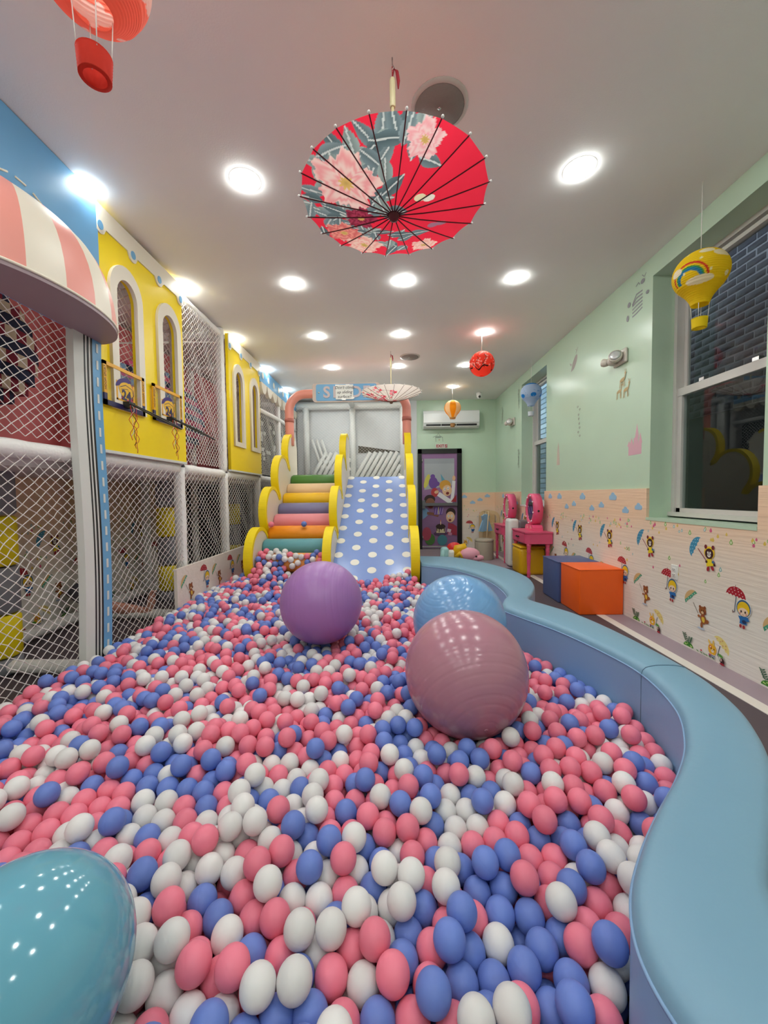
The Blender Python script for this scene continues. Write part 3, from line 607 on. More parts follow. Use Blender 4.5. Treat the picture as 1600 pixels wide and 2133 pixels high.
# blue scalloped valance at the far end
v = obj('scalloped_valance', None, ps, PL((XF+.01, 6.06, 0)))
q = MB(); q.box((0, 0, 2.98), (.03, 2.3, 3.22)); q.build('board', BLUEV, v)
for i in range(8):
    y = .14+i*.29
    q = MB(); q.prism([(y+.11*math.cos(PI+PI*t/12)*1.15, 2.97+.16*math.sin(PI+PI*t/12)) for t in range(13)], lambda a: (-.01, a[0], a[1]), lambda a: (.05, a[0], a[1])); q.build('scallop', CREAM, v)
    q = MB(); q.prism([(y+.04*math.cos(t*PI/8), 3.1+.05*math.sin(t*PI/8)) for t in range(16)], lambda a: (.03, a[0], a[1]), lambda a: (.034, a[0], a[1])); q.build('dot', CREAM, v)
# blue header board with awning and the striped banner post
p = obj('header_board', None, ps, PL((-1.985, 1.45, 0)))
q = MB(); q.box((-.03, 0, 2.28), (.012, 1.26, ZC-.005)); q.build('board', BLUEV, p)
for rr, mt, wd in ((1.035, 'k', .006), (1.065, 'w', .008), (1.095, 'k', .006)):
    q = MB(); q.tube([(.014, .69+.57*rr*.36*math.cos(PI*i/24)*1.6, 2.30+.52*rr*math.sin(PI*i/24)) for i in range(25)], wd, 5); q.build('arch_line', M('black_line', '1b1a1c', .5) if mt == 'k' else CREAM, p)
for i in range(1, 12):
    t = PI*i/12; c0 = (.69+.57*1.19*.576*math.cos(t), 2.30+.52*1.19*math.sin(t)); d0 = Vector((-math.sin(t)*.6, math.cos(t))).normalized()*.03
    q = MB(); q.tube([(.014, c0[0]-d0.x, c0[1]-d0.y), (.014, c0[0]+d0.x, c0[1]+d0.y)], .006, 5); q.build('dash', CREAM, p)
a_ = obj('awning', None, ps, PL((-1.985, 2.14, 2.28))); a_['label'] = 'pink and white striped half-dome awning'
RY, RX, RZ = .57, .33, .52
for g in range(9):
    q = MB(); vs = []; n = 10; m = 4
    for i in range(n+1):
        for j in range(m+1):
            t = -PI/2+PI*(g+j/m)/9; ph = PI/2*i/n; vs.append((RX*math.cos(t)*math.cos(ph)**.8, RY*math.sin(t)*(.35+.65*math.cos(ph)**.8), RZ*math.sin(ph)+.012))
    q.add(vs, [(i*(m+1)+j, i*(m+1)+j+1, (i+1)*(m+1)+j+1, (i+1)*(m+1)+j) for i in range(n) for j in range(m)], True); q.build('awning_gore', PINKV if g % 2 == 0 else CREAM, a_)
q = MB(); pts = [(RX*math.cos(-PI/2+PI*i/30), RY*math.sin(-PI/2+PI*i/30)) for i in range(31)]
q.prism(pts, lambda s_: (s_[0], s_[1], -.012), lambda s_: (s_[0], s_[1], .012)); q.build('awning_underside', MAUVE, a_)
q = MB(); q.tube([(RX*1.0*math.cos(-PI/2+PI*i/30), RY*math.sin(-PI/2+PI*i/30), .014) for i in range(31)], .008, 6); q.build('piping', CREAM, a_)
STR = M('black_stripe', '1b1a1c', .5); wav = lambda z: .018*math.sin((z-.2)*2.6)-.03*(1-z/2.3)
def strip(y0, y1, x0, x1, mat, name, zs=None, par=None):
    zs = zs or [2.3*i/20 for i in range(21)]; q = MB(); vs = []
    for z in zs: vs += [(x0, y0+wav(z), z), (x0, y1+wav(z), z), (x1, y1+wav(z), z), (x1, y0+wav(z), z)]
    n = len(zs)
    q.add(vs, [(4*i+k, 4*i+(k+1) % 4, 4*i+4+(k+1) % 4, 4*i+4+k) for i in range(n-1) for k in range(4)]); q.add(vs[:4], [(3, 2, 1, 0)]); q.add(vs[-4:], [(0, 1, 2, 3)])
    return q.build(name, mat, par)
bp_ = obj('banner_post', None, ps, PL((-1.985, 0, 0)))
bp_['label'] = 'white padded post with black stripes and blue dashed border'
strip(2.465, 2.545, -.03, .018, VINYLW, 'pad', par=bp_)
for y0, y1, mt in ((2.545, 2.559, STR), (2.559, 2.576, VINYLW), (2.576, 2.590, STR), (2.590, 2.607, VINYLW), (2.607, 2.621, STR), (2.621, 2.705, BLUEV)): strip(y0, y1, -.02, .018 if mt is STR else .016, mt, 'stripe', par=bp_)
for i in range(20): strip(2.655, 2.672, .016, .019, VINYLW, 'dash', [.06+i*.112+.012*k for k in range(6)], bp_)
# printed foam board standing along the pit edge
q = MB(); q.box((-.015, 3.52, 0), (.015, 5.35, .55)); fb = T(q.build('foam_board', M('white_print_foam', 'e9ddd4', .6, .3, .04, 20, .3, 40), None, (-1.975, 0, 0)), 'white printed foam board with umbrella pictures at the left pit edge', 'foam board')
for y, nm in ((3.72, 'green_umbrella_print'), (4.05, 'red_umbrella_print'), (4.36, 'green_umbrella_print'), (4.72, 'red_umbrella_print'), (5.05, 'green_umbrella_print')): put(fb, PR[nm], FL(y, .37 if 'red' in nm else .33, .016), 1.0)

# ------------------------------------------------------------------ climber and slide
def railpoly():
    cs = [((4.60, .50), .335), ((5.13, 1.00), .325), ((5.66, 1.46), .325), ((6.19, 1.86), .30)]; out = []
    for k, ((cy, cz), r) in enumerate(cs):
        for i in range(49):
            t = math.radians(235-5*i); p_ = (cy+r*math.cos(t), cz+r*math.sin(t))
            if t < math.radians(60) and k == 3: break
            if all((p_[0]-c[0])**2+(p_[1]-c[1])**2 >= rr*rr*.999 for j, (c, rr) in enumerate(cs) if j != k) and (k == 0 or p_[1] > cs[k-1][0][1]) and p_[0] < cs[k][0][0]+.36 and (t > math.radians(30)): out.append(p_)
    return [(4.42, 0)]+out+[(6.42, 2.1), (6.5, 2.0), (6.5, 0)]
RP = railpoly()
def rail(par, x, org, name='side_rail'):
    q = MB(); th = .042; n = len(RP); pl = lambda p_, dx: (x+dx-org[0], p_[0]-org[1], p_[1]-org[2])
    o = obj(name, None, par); 
    q.prism(RP, lambda p_: pl(p_, -th), lambda p_: pl(p_, th)); q.build('panel', CREAM, o)
    # yellow edge band
    e = MB(); ed = RP[:-3]
    for i in range(len(ed)-1):
        for_ = []
    vs = []
    for i, p_ in enumerate(ed):
        a = Vector(ed[max(0, i-1)]); c = Vector(ed[min(len(ed)-1, i+1)]); d = (c-a).normalized(); nn = Vector((-d.y, d.x))
        for dx, k in ((-th-.006, -.03), (-th-.006, .012), (th+.006, .012), (th+.006, -.03)): vs.append(pl((p_[0]+nn.x*k, p_[1]+nn.y*k), dx))
    e.add(vs, [(4*i+k, 4*i+(k+1) % 4, 4*i+4+(k+1) % 4, 4*i+4+k) for i in range(len(ed)-1) for k in range(4)], False); e.build('edge_band', YELF, o)
    return o
ro = (-1.1, 5.3, 0)
rc = root('roller_climber', ro, 'roller staircase of coloured padded cylinders left of the dotted slide', 'climber')
rail(rc, -1.58, ro)
RCOL = ['4c7d32', 'ecca9e', 'f5c012', '7b779c', 'ea9098', 'f79210', '5b9ba4', 'f2a04c']
for i, h in enumerate(RCOL):
    y, z = 6.13-.235*i, 1.425-.1405*i; q = MB()
    q.tube([(-1.535-ro[0], y-ro[1], z), (-1.51-ro[0], y-ro[1], z), (-.785-ro[0], y-ro[1], z), (-.76-ro[0], y-ro[1], z)], [.095, .112, .112, .095], 28)
    o = q.build('roller', M('roller_'+h, h, .42, .45, .03), rc)
so = (-.2, 5.2, 0)
sl = root('slide', so, 'wide light blue slide with white polka dots and yellow scalloped rails', 'slide')
rail(sl, -.71, so); rail(sl, .265, so)
SA, SB = Vector((0, 4.05, .17)), Vector((0, 6.28, 1.5)); SLD = M('periwinkle_vinyl', '87a0dc', .22, .5, .03)
q = MB(); x0, x1 = -.665-so[0], .222-so[0]
pts = [(SA.y-so[1], SA.z), (SB.y-so[1], SB.z), (6.5-so[1], 1.51), (6.5-so[1], 1.40), (SA.y-so[1], SA.z-.12)]
q.prism(pts[::-1], lambda p_: (x0, p_[0], p_[1]), lambda p_: (x1, p_[0], p_[1])); q.build('slide_bed', SLD, sl)
sd = (SB-SA).normalized(); sn = Vector((0, -sd.z, sd.y)); Ls = (SB-SA).length; DOT = M('white_dot', 'eeeae0', .4)
dm = MB().lathe([(.052, 0), (.052, .002)], 18).mesh('polka_dot', DOT)
NR = 20
for r_ in range(NR):
    t = 1-(.012+r_*.0525); c = SA+sd*(Ls*t)
    if t < 0.02: break
    for x in ((-.62, -.22, .18) if r_ % 2 == 0 else (-.42, -.02)):
        obj('polka_dot', dm, sl, None, frame((x-so[0], c.y-so[1], c.z), (1, 0, 0), sd) )
q = MB(); q.box((-1.62-so[0], 6.28-so[1], 1.36), (.31-so[0], 8.5-so[1], 1.5)); q.build('platform', VINYLW, sl)
# pink entrance arch and the SLIDE sign
ao = (-.655, 6.2, 0)
ar = root('entrance_arch', ao, 'pink padded tube arch over the slide carrying a blue SLIDE sign', 'arch')
def apt(x, z, y=6.2): return (x-ao[0], y-ao[1], z)
R = .26; xl, xr, zt = -1.575, .265, 2.80
pts = [apt(xl, 2.0), apt(xl, 2.2), apt(xl, zt-R)]+[apt(xl+R-R*math.cos(PI/2*i/8), zt-R+R*math.sin(PI/2*i/8)) for i in range(1, 9)]+[apt(xr-R+R*math.sin(PI/2*i/8), zt-R+R*math.cos(PI/2*i/8)) for i in range(0, 9)]+[apt(xr, 2.2), apt(xr, 2.0)]
q = MB(); q.tube(pts, .068, 16); q.build('arch_tube', PINKV, ar)
for x in (xl, xr): q = MB(); q.tube([apt(x, 2.36), apt(x, 2.42)], .073, 16); q.build('clamp', M('pink_dark', 'b86a60', .5), ar)
def rrect(w_, h_, r_, n=5): return [(sx*(w_/2-r_)+r_*math.cos(t0+PI/2*i/n), sy*(h_/2-r_)+r_*math.sin(t0+PI/2*i/n)) for sx, sy, t0 in ((1, 1, 0), (-1, 1, PI/2), (-1, -1, PI), (1, -1, 3*PI/2)) for i in range(n+1)]
sg = obj('sign_board', None, ar, apt(-.66, 2.785, 6.10))
q = MB(); q.prism(rrect(1.04, .285, .05), lambda p_: (p_[0], .02, p_[1]), lambda p_: (p_[0], -.02, p_[1])); q.build('sign_border', M('sign_border', 'c9b7ae', .5), sg)
q = MB(); q.prism(rrect(.93, .25, .03), lambda p_: (p_[0], -.02, p_[1]), lambda p_: (p_[0], -.026, p_[1])); q.build('sign_face', BLUEV, sg)
for ch, x in zip('SLIDE', (-.30, -.15, -.02, .15, .31)): obj('letter', text_mesh(ch, .235, .005, M('sign_letter', 'c4b6ba', .5), bold=.007), sg, None, frame((x, -.03, -.005), (1, 0, 0), (0, 0, 1)))
for x in (-.42, .42): q = MB(); q.sphere((x, -.028, 0), .014, 10, 6); q.build('bolt', CHROME, sg)
q = MB(); q.box((-.135, -.0015, -.112), (.135, .0015, .112)); nt_ = T(q.build('paper_note', M('paper', 'e6e6e2', .7), None, (-.685, 6.058, 2.785)), 'handwritten white paper note taped on the blue SLIDE sign', 'note')
for i, tx in enumerate(("Don't climb", 'up sliding', 'surface!!')): obj('handwriting', text_mesh(tx, .062, .0005, M('ink_black', '222226', .6), shear=.25), nt_, None, frame((0, -.003, .065-.068*i), (1, 0, 0), (0, 0, 1)))
for x, z in ((-.11, .1), (.05, .104), (.12, -.09), (-.01, -.11)): q = MB(); q.box((x-.03, -.003, z-.012), (x+.03, -.002, z+.012)); q.build('tape', M('clear_tape', 'f4f4f2', .15), nt_)
# padded back wall of the platform
bo = (-.8, 8.45, 1.5)
bs = root('platform_back', bo, 'white padded frame and diagonal bolsters behind the slide platform', 'padded frame')
def bl(v): return (v[0]-bo[0], v[1]-bo[1], v[2]-bo[2])
def bt(p0, p1, r_, nm, mat=VINYLW): q = MB(); q.tube([bl(p0), bl(p1)], r_, 14); return q.build(nm, mat, bs)
for x in (-1.78, -.79, .27): bt((x, 8.42, 1.5), (x, 8.42, 3.08), .065, 'post')
bt((-2.0, 8.42, 3.1), (.3, 8.42, 3.1), .07, 'beam'); bt((-.79, 6.95, 3.1), (-.79, 8.4, 3.1), .055, 'beam')
q = MB(); q.box(bl((-2.0, 8.52, 1.5)), bl((.33, 8.6, 3.2))); q.build('panel', GREYW, bs)
q = MB(); q.add([bl((-.68, 8.5, 2.12)), bl((.2, 8.5, 2.12)), bl((.2, 8.5, 2.14)), bl((-.68, 8.5, 2.27)), bl((-.68, 8.52, 2.12)), bl((.2, 8.52, 2.12)), bl((.2, 8.52, 2.14)), bl((-.68, 8.52, 2.27))], [(0, 1, 2, 3), (7, 6, 5, 4), (0, 4, 5, 1), (1, 5, 6, 2), (2, 6, 7, 3), (3, 7, 4, 0)]); q.build('opening_shade_panel', M('painted_opening_shade', '4a4438', .8), bs)  # solid panel; its dark colour stands for the shade inside an opening
for i in range(9): x = -.78+i*.115; bt((x, 8.4, 1.52), (min(x+.36, .22), 8.4, 1.52+min(.6, (min(x+.36, .22)-x)/.36*.6)), .042, 'bolster')
for i in range(8): x = -1.72+i*.115; bt((x, 8.4, 1.52), (min(x+.36, -.86), 8.4, 1.52+min(.6, (min(x+.36, -.86)-x)/.36*.6)), .042, 'bolster')
for i in range(3): bt((-1.45+.1*i, 8.40, 1.75), (-1.66+.1*i, 8.40, 2.4), .03, 'bolster')
net((-2.0, 8.35, 1.6), (1, 0, 0), (0, 0, 1), 2.25, 1.5, .07, .06, .0014, name='net', par=bs, pl=bl)

# ------------------------------------------------------------------ mini basketball hoops
HY = M('hoop_yellow', 'eaa90e', .35); HP = M('hoop_navy', '231c4e', .35); HB = M('hoop_black', '141414', .35)
def hoop(y0, lab):
    h = root('basketball_hoop', (-1.962, y0+.225, 1.86), lab, 'basketball hoop', 'mini basketball hoops')
    q = MB(); q.box((-.002, -.215, .01), (.002, .215, .29)); q.build('backboard', CLEAR, h)
    q = MB(); q.box((-.006, -.225, .275), (.006, .225, .3)); q.box((-.006, -.225, .08), (.006, -.195, .3)); q.box((-.006, .195, .08), (.006, .225, .3)); q.build('upper_border', HY, h)
    q = MB(); q.box((-.006, -.225, 0), (.006, .225, .035)); q.box((-.006, -.225, 0), (.006, -.195, .08)); q.box((-.006, .195, 0), (.006, .225, .08)); q.build('lower_border', HP, h)
    q = MB(); q.box((.002, -.1, .06), (.004, -.085, .2)); q.box((.002, .085, .06), (.004, .1, .2)); q.box((.002, -.1, .06), (.004, .1, .073)); q.build('target_square', HY, h)
    m = [ell(.005, .155, .085, .07, 'e9b52a', -20), ell(-.02, .185, .09, .045, '3a2270', 20, 0, 180), ell(.0, .165, .07, .04, 'e9b52a', 10), line([(-.06, .16), (0, .185), (.07, .17), (.085, .12)], .005, '231c4e'), line([(-.05, .145), (.02, .16), (.06, .11)], .004, '231c4e'), line([(.085, .17), (.09, .13), (.06, .1)], .005, '231c4e')]
    obj('ball_emblem', decal_mesh('ball_emblem', m), h, None, frame((.004, 0, 0), (0, 1, 0), (0, 0, 1)))
    obj('number', text_mesh('24', .1, .001, HP, bold=.003), h, None, frame((.006, .005, .105), (0, 1, 0), (0, 0, 1)))
    for y in (-.21, .21): obj('lettering', text_mesh('HOOP! SPORT', .026, .0005, HB), h, None, frame((.0068, y, .185), (0, 0, 1), (0, -1, 0)))
    q = MB(); q.box((0, -.035, .02), (.05, .035, .06)); q.build('bracket', HB, h)
    q = MB(); ang = .0
    ring = [(.05+.17*(1-math.cos(2*PI*i/24)), .07*math.sin(2*PI*i/24)+.12*.17*(1-math.cos(2*PI*i/24)), .045-.09*(1-math.cos(2*PI*i/24))) for i in range(24)]; q.tube(ring, .0055, 8, closed=True); q.build('rim', HB, h)
    for k, (yy, col, n) in enumerate(((-.02, 'e8e2da', 14), (.0, '26242c', 17), (.015, 'e0502e', 18), (-.035, 'd8342c', 15), (.03, 'd23a48', 20))):
        pts = []; z = .03
        for i in range(n): pts.append((.06+.008*math.sin(i*1.3+k), yy+.014*math.sin(i*.9+k*2), z)); z -= .018+.004*math.sin(i*2.1)
        q = MB(); q.tube(pts, .0022, 4); q.build('net_string', M('string_'+col, col, .7), h)
    return h
hoop(2.685, 'clear mini basketball backboard numbered 24, the one nearer the striped post'); hoop(3.25, 'clear mini basketball backboard numbered 24, the one farther from the striped post')

# person: one leg and foot seen through the lower net
def person():
    V = [(-2.99, 3.72, .30), (-2.90, 3.74, .22), (-2.78, 3.77, .135), (-2.66, 3.79, .115), (-2.54, 3.80, .10), (-2.45, 3.80, .085), (-2.40, 3.80, .10), (-2.385, 3.80, .16), (-2.375, 3.80, .22)]
    Rr = [.085, .075, .062, .058, .046, .042, .045, .04, .034]
    E_ = [(i, i+1) for i in range(len(V)-1)]
    for k in range(5):
        o = len(V); y = 3.765+k*.017; ln = (.05, .047, .043, .038, .032)[k]; r = .013 if k == 0 else .009
        V += [(-2.37, y, .245), (-2.36, y, .25+ln*.6), (-2.345, y, .25+ln)]; Rr += [r*1.1, r, r*.85]; E_ += [(8, o), (o, o+1), (o+1, o+2)]
    me = bpy.data.meshes.new('person'); me.from_pydata([(a+2.7, c-3.78, d) for a, c, d in V], E_, [])
    o = obj('person', me, None, (-2.7, 3.78, 0)); md = o.modifiers.new('skin', 'SKIN'); 
    for i, sv in enumerate(me.skin_vertices[0].data): sv.radius = (Rr[i], Rr[i]); sv.use_root = (i == 3)
    md.use_smooth_shade = True; o.modifiers.new('sub', 'SUBSURF').levels = 2; o.modifiers['sub'].render_levels = 2
    me.materials.append(M('skin', 'd79a86', .5, .4, .05, 12)); T(o, 'bare leg and raised foot of a person lying behind the lower net', 'person')
    q = MB(); q.tube([(-.36, -.08, .37), (-.30, -.06, .30), (-.24, -.05, .25)], [.11, .105, .098], 16); q.build('shorts_leg', M('grey_cloth', '57525c', .9), o)
person()

# ------------------------------------------------------------------ ceiling fixtures
LENS = M_emit('lamp_lens', (.955, 1.0, .965), LAMP)
RING = M('lamp_trim', 'e9e6e1', .4)
cl = root('ceiling_light', (0, 0, ZC), '', 'light', 'round ceiling downlights')
MB().lathe([(.076, -.0015), (.098, -.0015), (.103, -.0002)], 28, caps=False).build('trim_ring', RING, cl)
MB().lathe([(.082, -.001), (.080, -.009), (.07, -.014), (.045, -.017), (.002, -.018)], 28, caps=True).build('lens', LENS, cl)
LX = (-1.99, -.92, .147, 1.22); LXN = ('leftmost', 'second from left', 'third from left', 'rightmost'); rows = ('nearest visible row', 'second row', 'third row', 'fourth row', 'farthest row')
first = True
for j in range(-4, 5):
    for i, x in enumerate(LX):
        o = cl if first else copy_tree(cl); first = False
        o.location = (x, 2.62+1.257*j, ZC); 
        o['label'] = ('round ceiling downlight, %s in the %s from the camera' % (LXN[i], rows[j])) if j >= 0 else 'round ceiling downlight in the rows behind the camera'
def speaker(x, y, lab):
    s = root('ceiling_speaker', (x, y, ZC), lab, 'speaker', 'ceiling speakers')
    MB().lathe([(.128, 0), (.15, 0), (.15, -.006), (.13, -.012)], 36, caps=False).build('trim_ring', M('speaker_trim', 'bdb2ac', .5), s)
    MB().lathe([(.131, -.004), (.128, -.012), (.002, -.012)], 36).build('grille', M('speaker_grille', '8b837e', .7, .3, .1, 300, .4, 500), s)
    MB().lathe([(.012, -.0125), (.012, -.0135), (.002, -.0135)], 4).build('badge', CHROME, s)
speaker(.28, 2.18, 'large round ceiling speaker beside the red floral parasol'); speaker(.31, 5.96, 'small far round ceiling speaker near the pale parasol')
sc = root('security_camera', (1.82, 8.15, ZC), 'white dome security camera on the ceiling above the air conditioner', 'camera')
MB().lathe([(.055, 0), (.055, -.03), (.05, -.045)], 20).build('mount', WHITE, sc)
q = MB(); q.sphere((0, -.01, -.07), .052, 18, 12); q.build('housing', WHITE, sc)
q = MB(); q.sphere((0, -.045, -.085), .026, 14, 10); q.build('camera_lens', BLACK, sc)

# ------------------------------------------------------------------ air conditioner, emergency lights, outlet
ac = root('air_conditioner', (1.32, YB, 2.63), 'white wall-mounted air conditioner above the exit door', 'air conditioner')
prof = [(0, .0), (-.10, .0), (-.17, .045), (-.20, .11), (-.205, .30), (-.19, .355), (-.15, .375), (0, .375)]
q = MB(); q.prism(prof, lambda p_: (-.595, p_[0], p_[1]), lambda p_: (.595, p_[0], p_[1])); q.build('body', M('ac_white', 'e2e4e4', .18, .5), ac)
q = MB(); q.box((-.54, -.187, .045), (.54, -.14, .085)); q.build('outlet_slot', BLACK, ac)
q = MB()
q.add([(-.545, -.11, -.002), (.545, -.11, -.002), (.545, -.185, .028), (-.545, -.185, .028), (-.545, -.11, .006), (.545, -.11, .006), (.545, -.183, .036), (-.545, -.183, .036)], [(0, 3, 2, 1), (4, 5, 6, 7), (0, 1, 5, 4), (2, 3, 7, 6), (1, 2, 6, 5), (3, 0, 4, 7)]); q.build('louvre', WHITE, ac)
for x in (-.22, .1): q = MB(); q.box((x-.004, -.19, .04), (x+.004, -.16, .09)); q.build('slot_divider', WHITE, ac)
q = MB(); q.box((-.595, -.2075, .105), (.595, -.204, .109)); q.build('panel_seam', M('seam_grey', '9a9c9c', .5), ac)
def emerg(y, lab):
    e = root('emergency_light', (XR, y, 2.54), lab, 'emergency light', 'emergency lights')
    q = MB(); q.rbox((-.03, -.13, -.07), (0, .09, .07), .02); q.build('back_plate', M('beige_plastic', 'cfc6ba', .4), e)
    q = MB(); q.tube([(-.05, .0, 0), (-.05, .06, -.005), (-.05, .10, -.01)], [.055, .05, .035], 14); q.build('housing', M('beige_plastic'), e)
    for (yy, r) in ((.13, .04), (-.06, .062)):
        h = MB(); h.lathe([(.02, -.04), (r*.8, -.03), (r, .0), (r, .02), (r*.9, .024)], 18); o = h.build('lamp_head', M('beige_plastic'), e, (-.085, yy, .0)); o.rotation_euler = (math.radians(70), 0, math.radians(-40 if yy < 0 else 200))
        g = MB(); g.lathe([(r*.88, .024), (r*.5, .032), (.002, .034)], 18); g.build('reflector', M('lamp_reflector', 'dcdcdc', .2, metal=.4), o)
emerg(4.05, 'beige twin-head emergency light on the green wall near the near window'); emerg(7.5, 'beige twin-head emergency light beyond the far window')
po = root('power_outlet', (XW, 3.21, .56), 'white double wall socket on the printed foam panel', 'power outlet')
q = MB(); q.rbox((-.008, -.037, -.06), (0, .037, .06), .004); q.build('cover_plate', WHITE, po)
for z in (-.022, .022):
    q = MB(); q.rbox((-.011, -.018, z-.014), (-.007, .018, z+.014), .003); o = q.build('socket', WHITE, po)
    q = MB(); q.box((-.0118, -.009, z-.003), (-.011, -.006, z+.007)); q.box((-.0118, .006, z-.003), (-.011, .009, z+.007)); q.box((-.0118, -.002, z-.01), (-.011, .002, z-.006)); q.build('slot', BLACK, o)

# ------------------------------------------------------------------ paper lanterns
PAP = M('lantern_paper', attr=True, rough=.7, spec=.2, transl=.4)
CORD = M('white_cord', 'e6e0dc', .7)
def L3(h): return np.array(lin(h))
def lantern(name, loc, top, lab, paint, bask, sphere=False, ry=.155, neck=.115, cordl=.098):
    """loc: centre of the envelope; top: z where the string is fixed"""
    r = root(name, loc, lab, 'lantern', 'hanging paper lanterns')
    prof = []; n = 128
    for i in range(n+1):
        t = i/n
        if sphere: ph = -PI/2+PI*(.06+.88*t); rr, z = ry*math.cos(ph), ry*math.sin(ph)
        else:
            if t < .3: s_ = t/.3; rr = .052+(.125-.052)*(s_**(1.6 if neck > .1 else .8)); z = -.06-neck+neck*s_
            else: ph = -.62+(PI/2-.08+.62)*(t-.3)/.7; rr = ry*math.cos(ph); z = .03+ry*math.sin(ph)*.93
        prof.append((rr*(1+.012*(1 if (i//2) % 2 else 0)), z))
    me = MB().lathe(prof, 160, caps=False).mesh('envelope', PAP); painted(me, paint, PAP); obj('envelope', me, r)
    zt = max(p_[1] for p_ in prof)
    q = MB(); q.tube([(0, 0, zt-.01), (0, 0, top-loc[2])], .0025, 5); q.build('hanging_string', CORD, r)
    q = MB(); q.tube([(-.05, 0, zt-.002), (0, 0, zt+.012), (.05, 0, zt-.002)], .0015, 4); q.build('wire_hook', CORD, r)
    if not sphere:
        for k in range(4):
            t = PI/4+k*PI/2; q = MB(); q.tube([(.05*math.cos(t), .05*math.sin(t), -.057-neck), (.043*math.cos(t), .043*math.sin(t), -.057-neck-cordl)], .0016, 4); q.build('cord', CORD, r)
        pr = []
        for i in range(15): pr.append((.045-.004*i/14+.0015*(-1)**i, -.05-neck-cordl-.065*i/14))
        pr += [(.03, -.116-neck-cordl)]
        MB().lathe(pr[::-1], 28, caps=False).build('basket', M('basket_'+bask, bask, .7, .2, transl=.25), r)
    return r
def az(P): return np.arctan2(P[:, 1], P[:, 0])
def blob(P, th, z, rt, rz): 
    d = (az(P)-th+PI) % (2*PI)-PI
    return (d*.15/rt)**2+((P[:, 2]-z)/rz)**2 < 1
def p_red(P):
    c = np.tile(L3('fb8a72'), (len(P), 1)); rs = np.random.default_rng(3)
    for _ in range(26):
        th, z = rs.uniform(-PI, PI), rs.uniform(-.1, .14); c[blob(P, th, z, .012, .014)] = L3('f7e4dc')
    c[blob(P, .1, -.02, .05, .028) | blob(P, .45, -.005, .05, .03)] = L3('f3e2d8')
    for k, h in enumerate(('e8c030', '3f9a5a', '3a78b8')): c[blob(P, -.15, -.03+.012*k, .03, .007)] = L3(h)
    c[blob(P, 2.2, .03, .06, .03)] = L3('f3e2d8'); return c
def p_yel(P):
    c = np.tile(L3('f0cc1e'), (len(P), 1)); t0 = -2.25
    d = ((az(P)-t0+PI) % (2*PI)-PI)*.15; rr = np.hypot(d+.06, P[:, 2]+.05)
    for a, b_, h in ((.06, .078, '2f7fb0'), (.078, .088, '3f9a50'), (.088, .1, 'f0cc1e'), (.1, .113, 'd8402c')):
        m = (rr > a) & (rr < b_) & (P[:, 2] > -.05); c[m] = L3(h)
    for th, z, a, b_ in ((t0, -.055, .09, .022), (t0+.9, .09, .06, .025), (t0-.9, .03, .04, .025), (t0+2, .02, .06, .03), (t0+.3, .12, .05, .02), (t0+1.2, -.03, .02, .014)): c[blob(P, th, z, a, b_)] = L3('f3ead0')
    rs = np.random.default_rng(5)
    for _ in range(20): c[blob(P, rs.uniform(-PI, PI), rs.uniform(-.08, .13), .008, .008)] = L3('f6efc0')
    return c
def p_blue(P):
    c = np.tile(L3('c6d6ee'), (len(P), 1))
    for k in range(5): c[blob(P, k*2*PI/5-.4, -.03, .045, .03)] = L3('2f8fdc')
    c[P[:, 2] > .135] = L3('2f8fdc'); c[blob(P, -1.2, .02, .02, .006)] = L3('6fb0e6')
    rs = np.random.default_rng(8)
    for _ in range(30): c[blob(P, rs.uniform(-PI, PI), rs.uniform(-.1, .12), .006, .006)] = L3('8fb6e4')
    return c
def p_or(P):
    k = np.floor((az(P)+PI+.5)/(2*PI)*8).astype(int); c = np.where((k % 2 == 0)[:, None], L3('f5a31c'), L3('f6dcae')); c[P[:, 2] < -.15] = L3('c89a60'); return c
def p_sph(P):
    c = np.tile(L3('f2503c'), (len(P), 1)); t = az(P); rs = np.random.default_rng(2)
    for _ in range(130): c[blob(P, rs.uniform(-PI, PI), rs.uniform(-.06, .12), .009, .009)] = L3('f7c4b8')
    for k in range(4):
        t0 = -1.9+k*1.6; d = ((t-t0+PI) % (2*PI)-PI)*.155
        c[(np.abs(P[:, 2]+.085-3.5*d*d*np.sign(.3)-.02*np.sin(d*40)) < .009-.02*np.abs(d)) & (np.abs(d) < .11)] = L3('3a1a18')
        c[(np.abs(d-.05-.02*np.sin(P[:, 2]*40)) < .004) & (P[:, 2] > -.08) & (P[:, 2] < .08)] = L3('3a1a18'); c[(np.abs(d+.045-.015*np.sin(P[:, 2]*55)) < .0035) & (P[:, 2] > -.08) & (P[:, 2] < .06)] = L3('3a1a18')
    return c
lantern('hot_air_balloon_lantern', (-.862, 1.20, 2.755), ZC, 'red hot air balloon paper lantern at the top left, basket hanging below', p_red, 'd83a2c', neck=.05, cordl=.135)
lantern('hot_air_balloon_lantern', (2.085, 2.75, 2.63), ZC, 'yellow hot air balloon paper lantern with rainbow in front of the near window', p_yel, 'e8c81c')
lantern('hot_air_balloon_lantern', (2.20, 6.25, 2.74), ZC, 'pale blue hot air balloon paper lantern by the far window', p_blue, 'dfe4ea')
lantern('hot_air_balloon_lantern', (1.20, 7.62, 2.82), ZC, 'orange and cream striped hot air balloon paper lantern before the air conditioner', p_or, 'b98a5a')
lantern('round_lantern', (1.18, 5.12, 2.86), ZC, 'round red paper lantern with black blossom branches', p_sph, '', True)

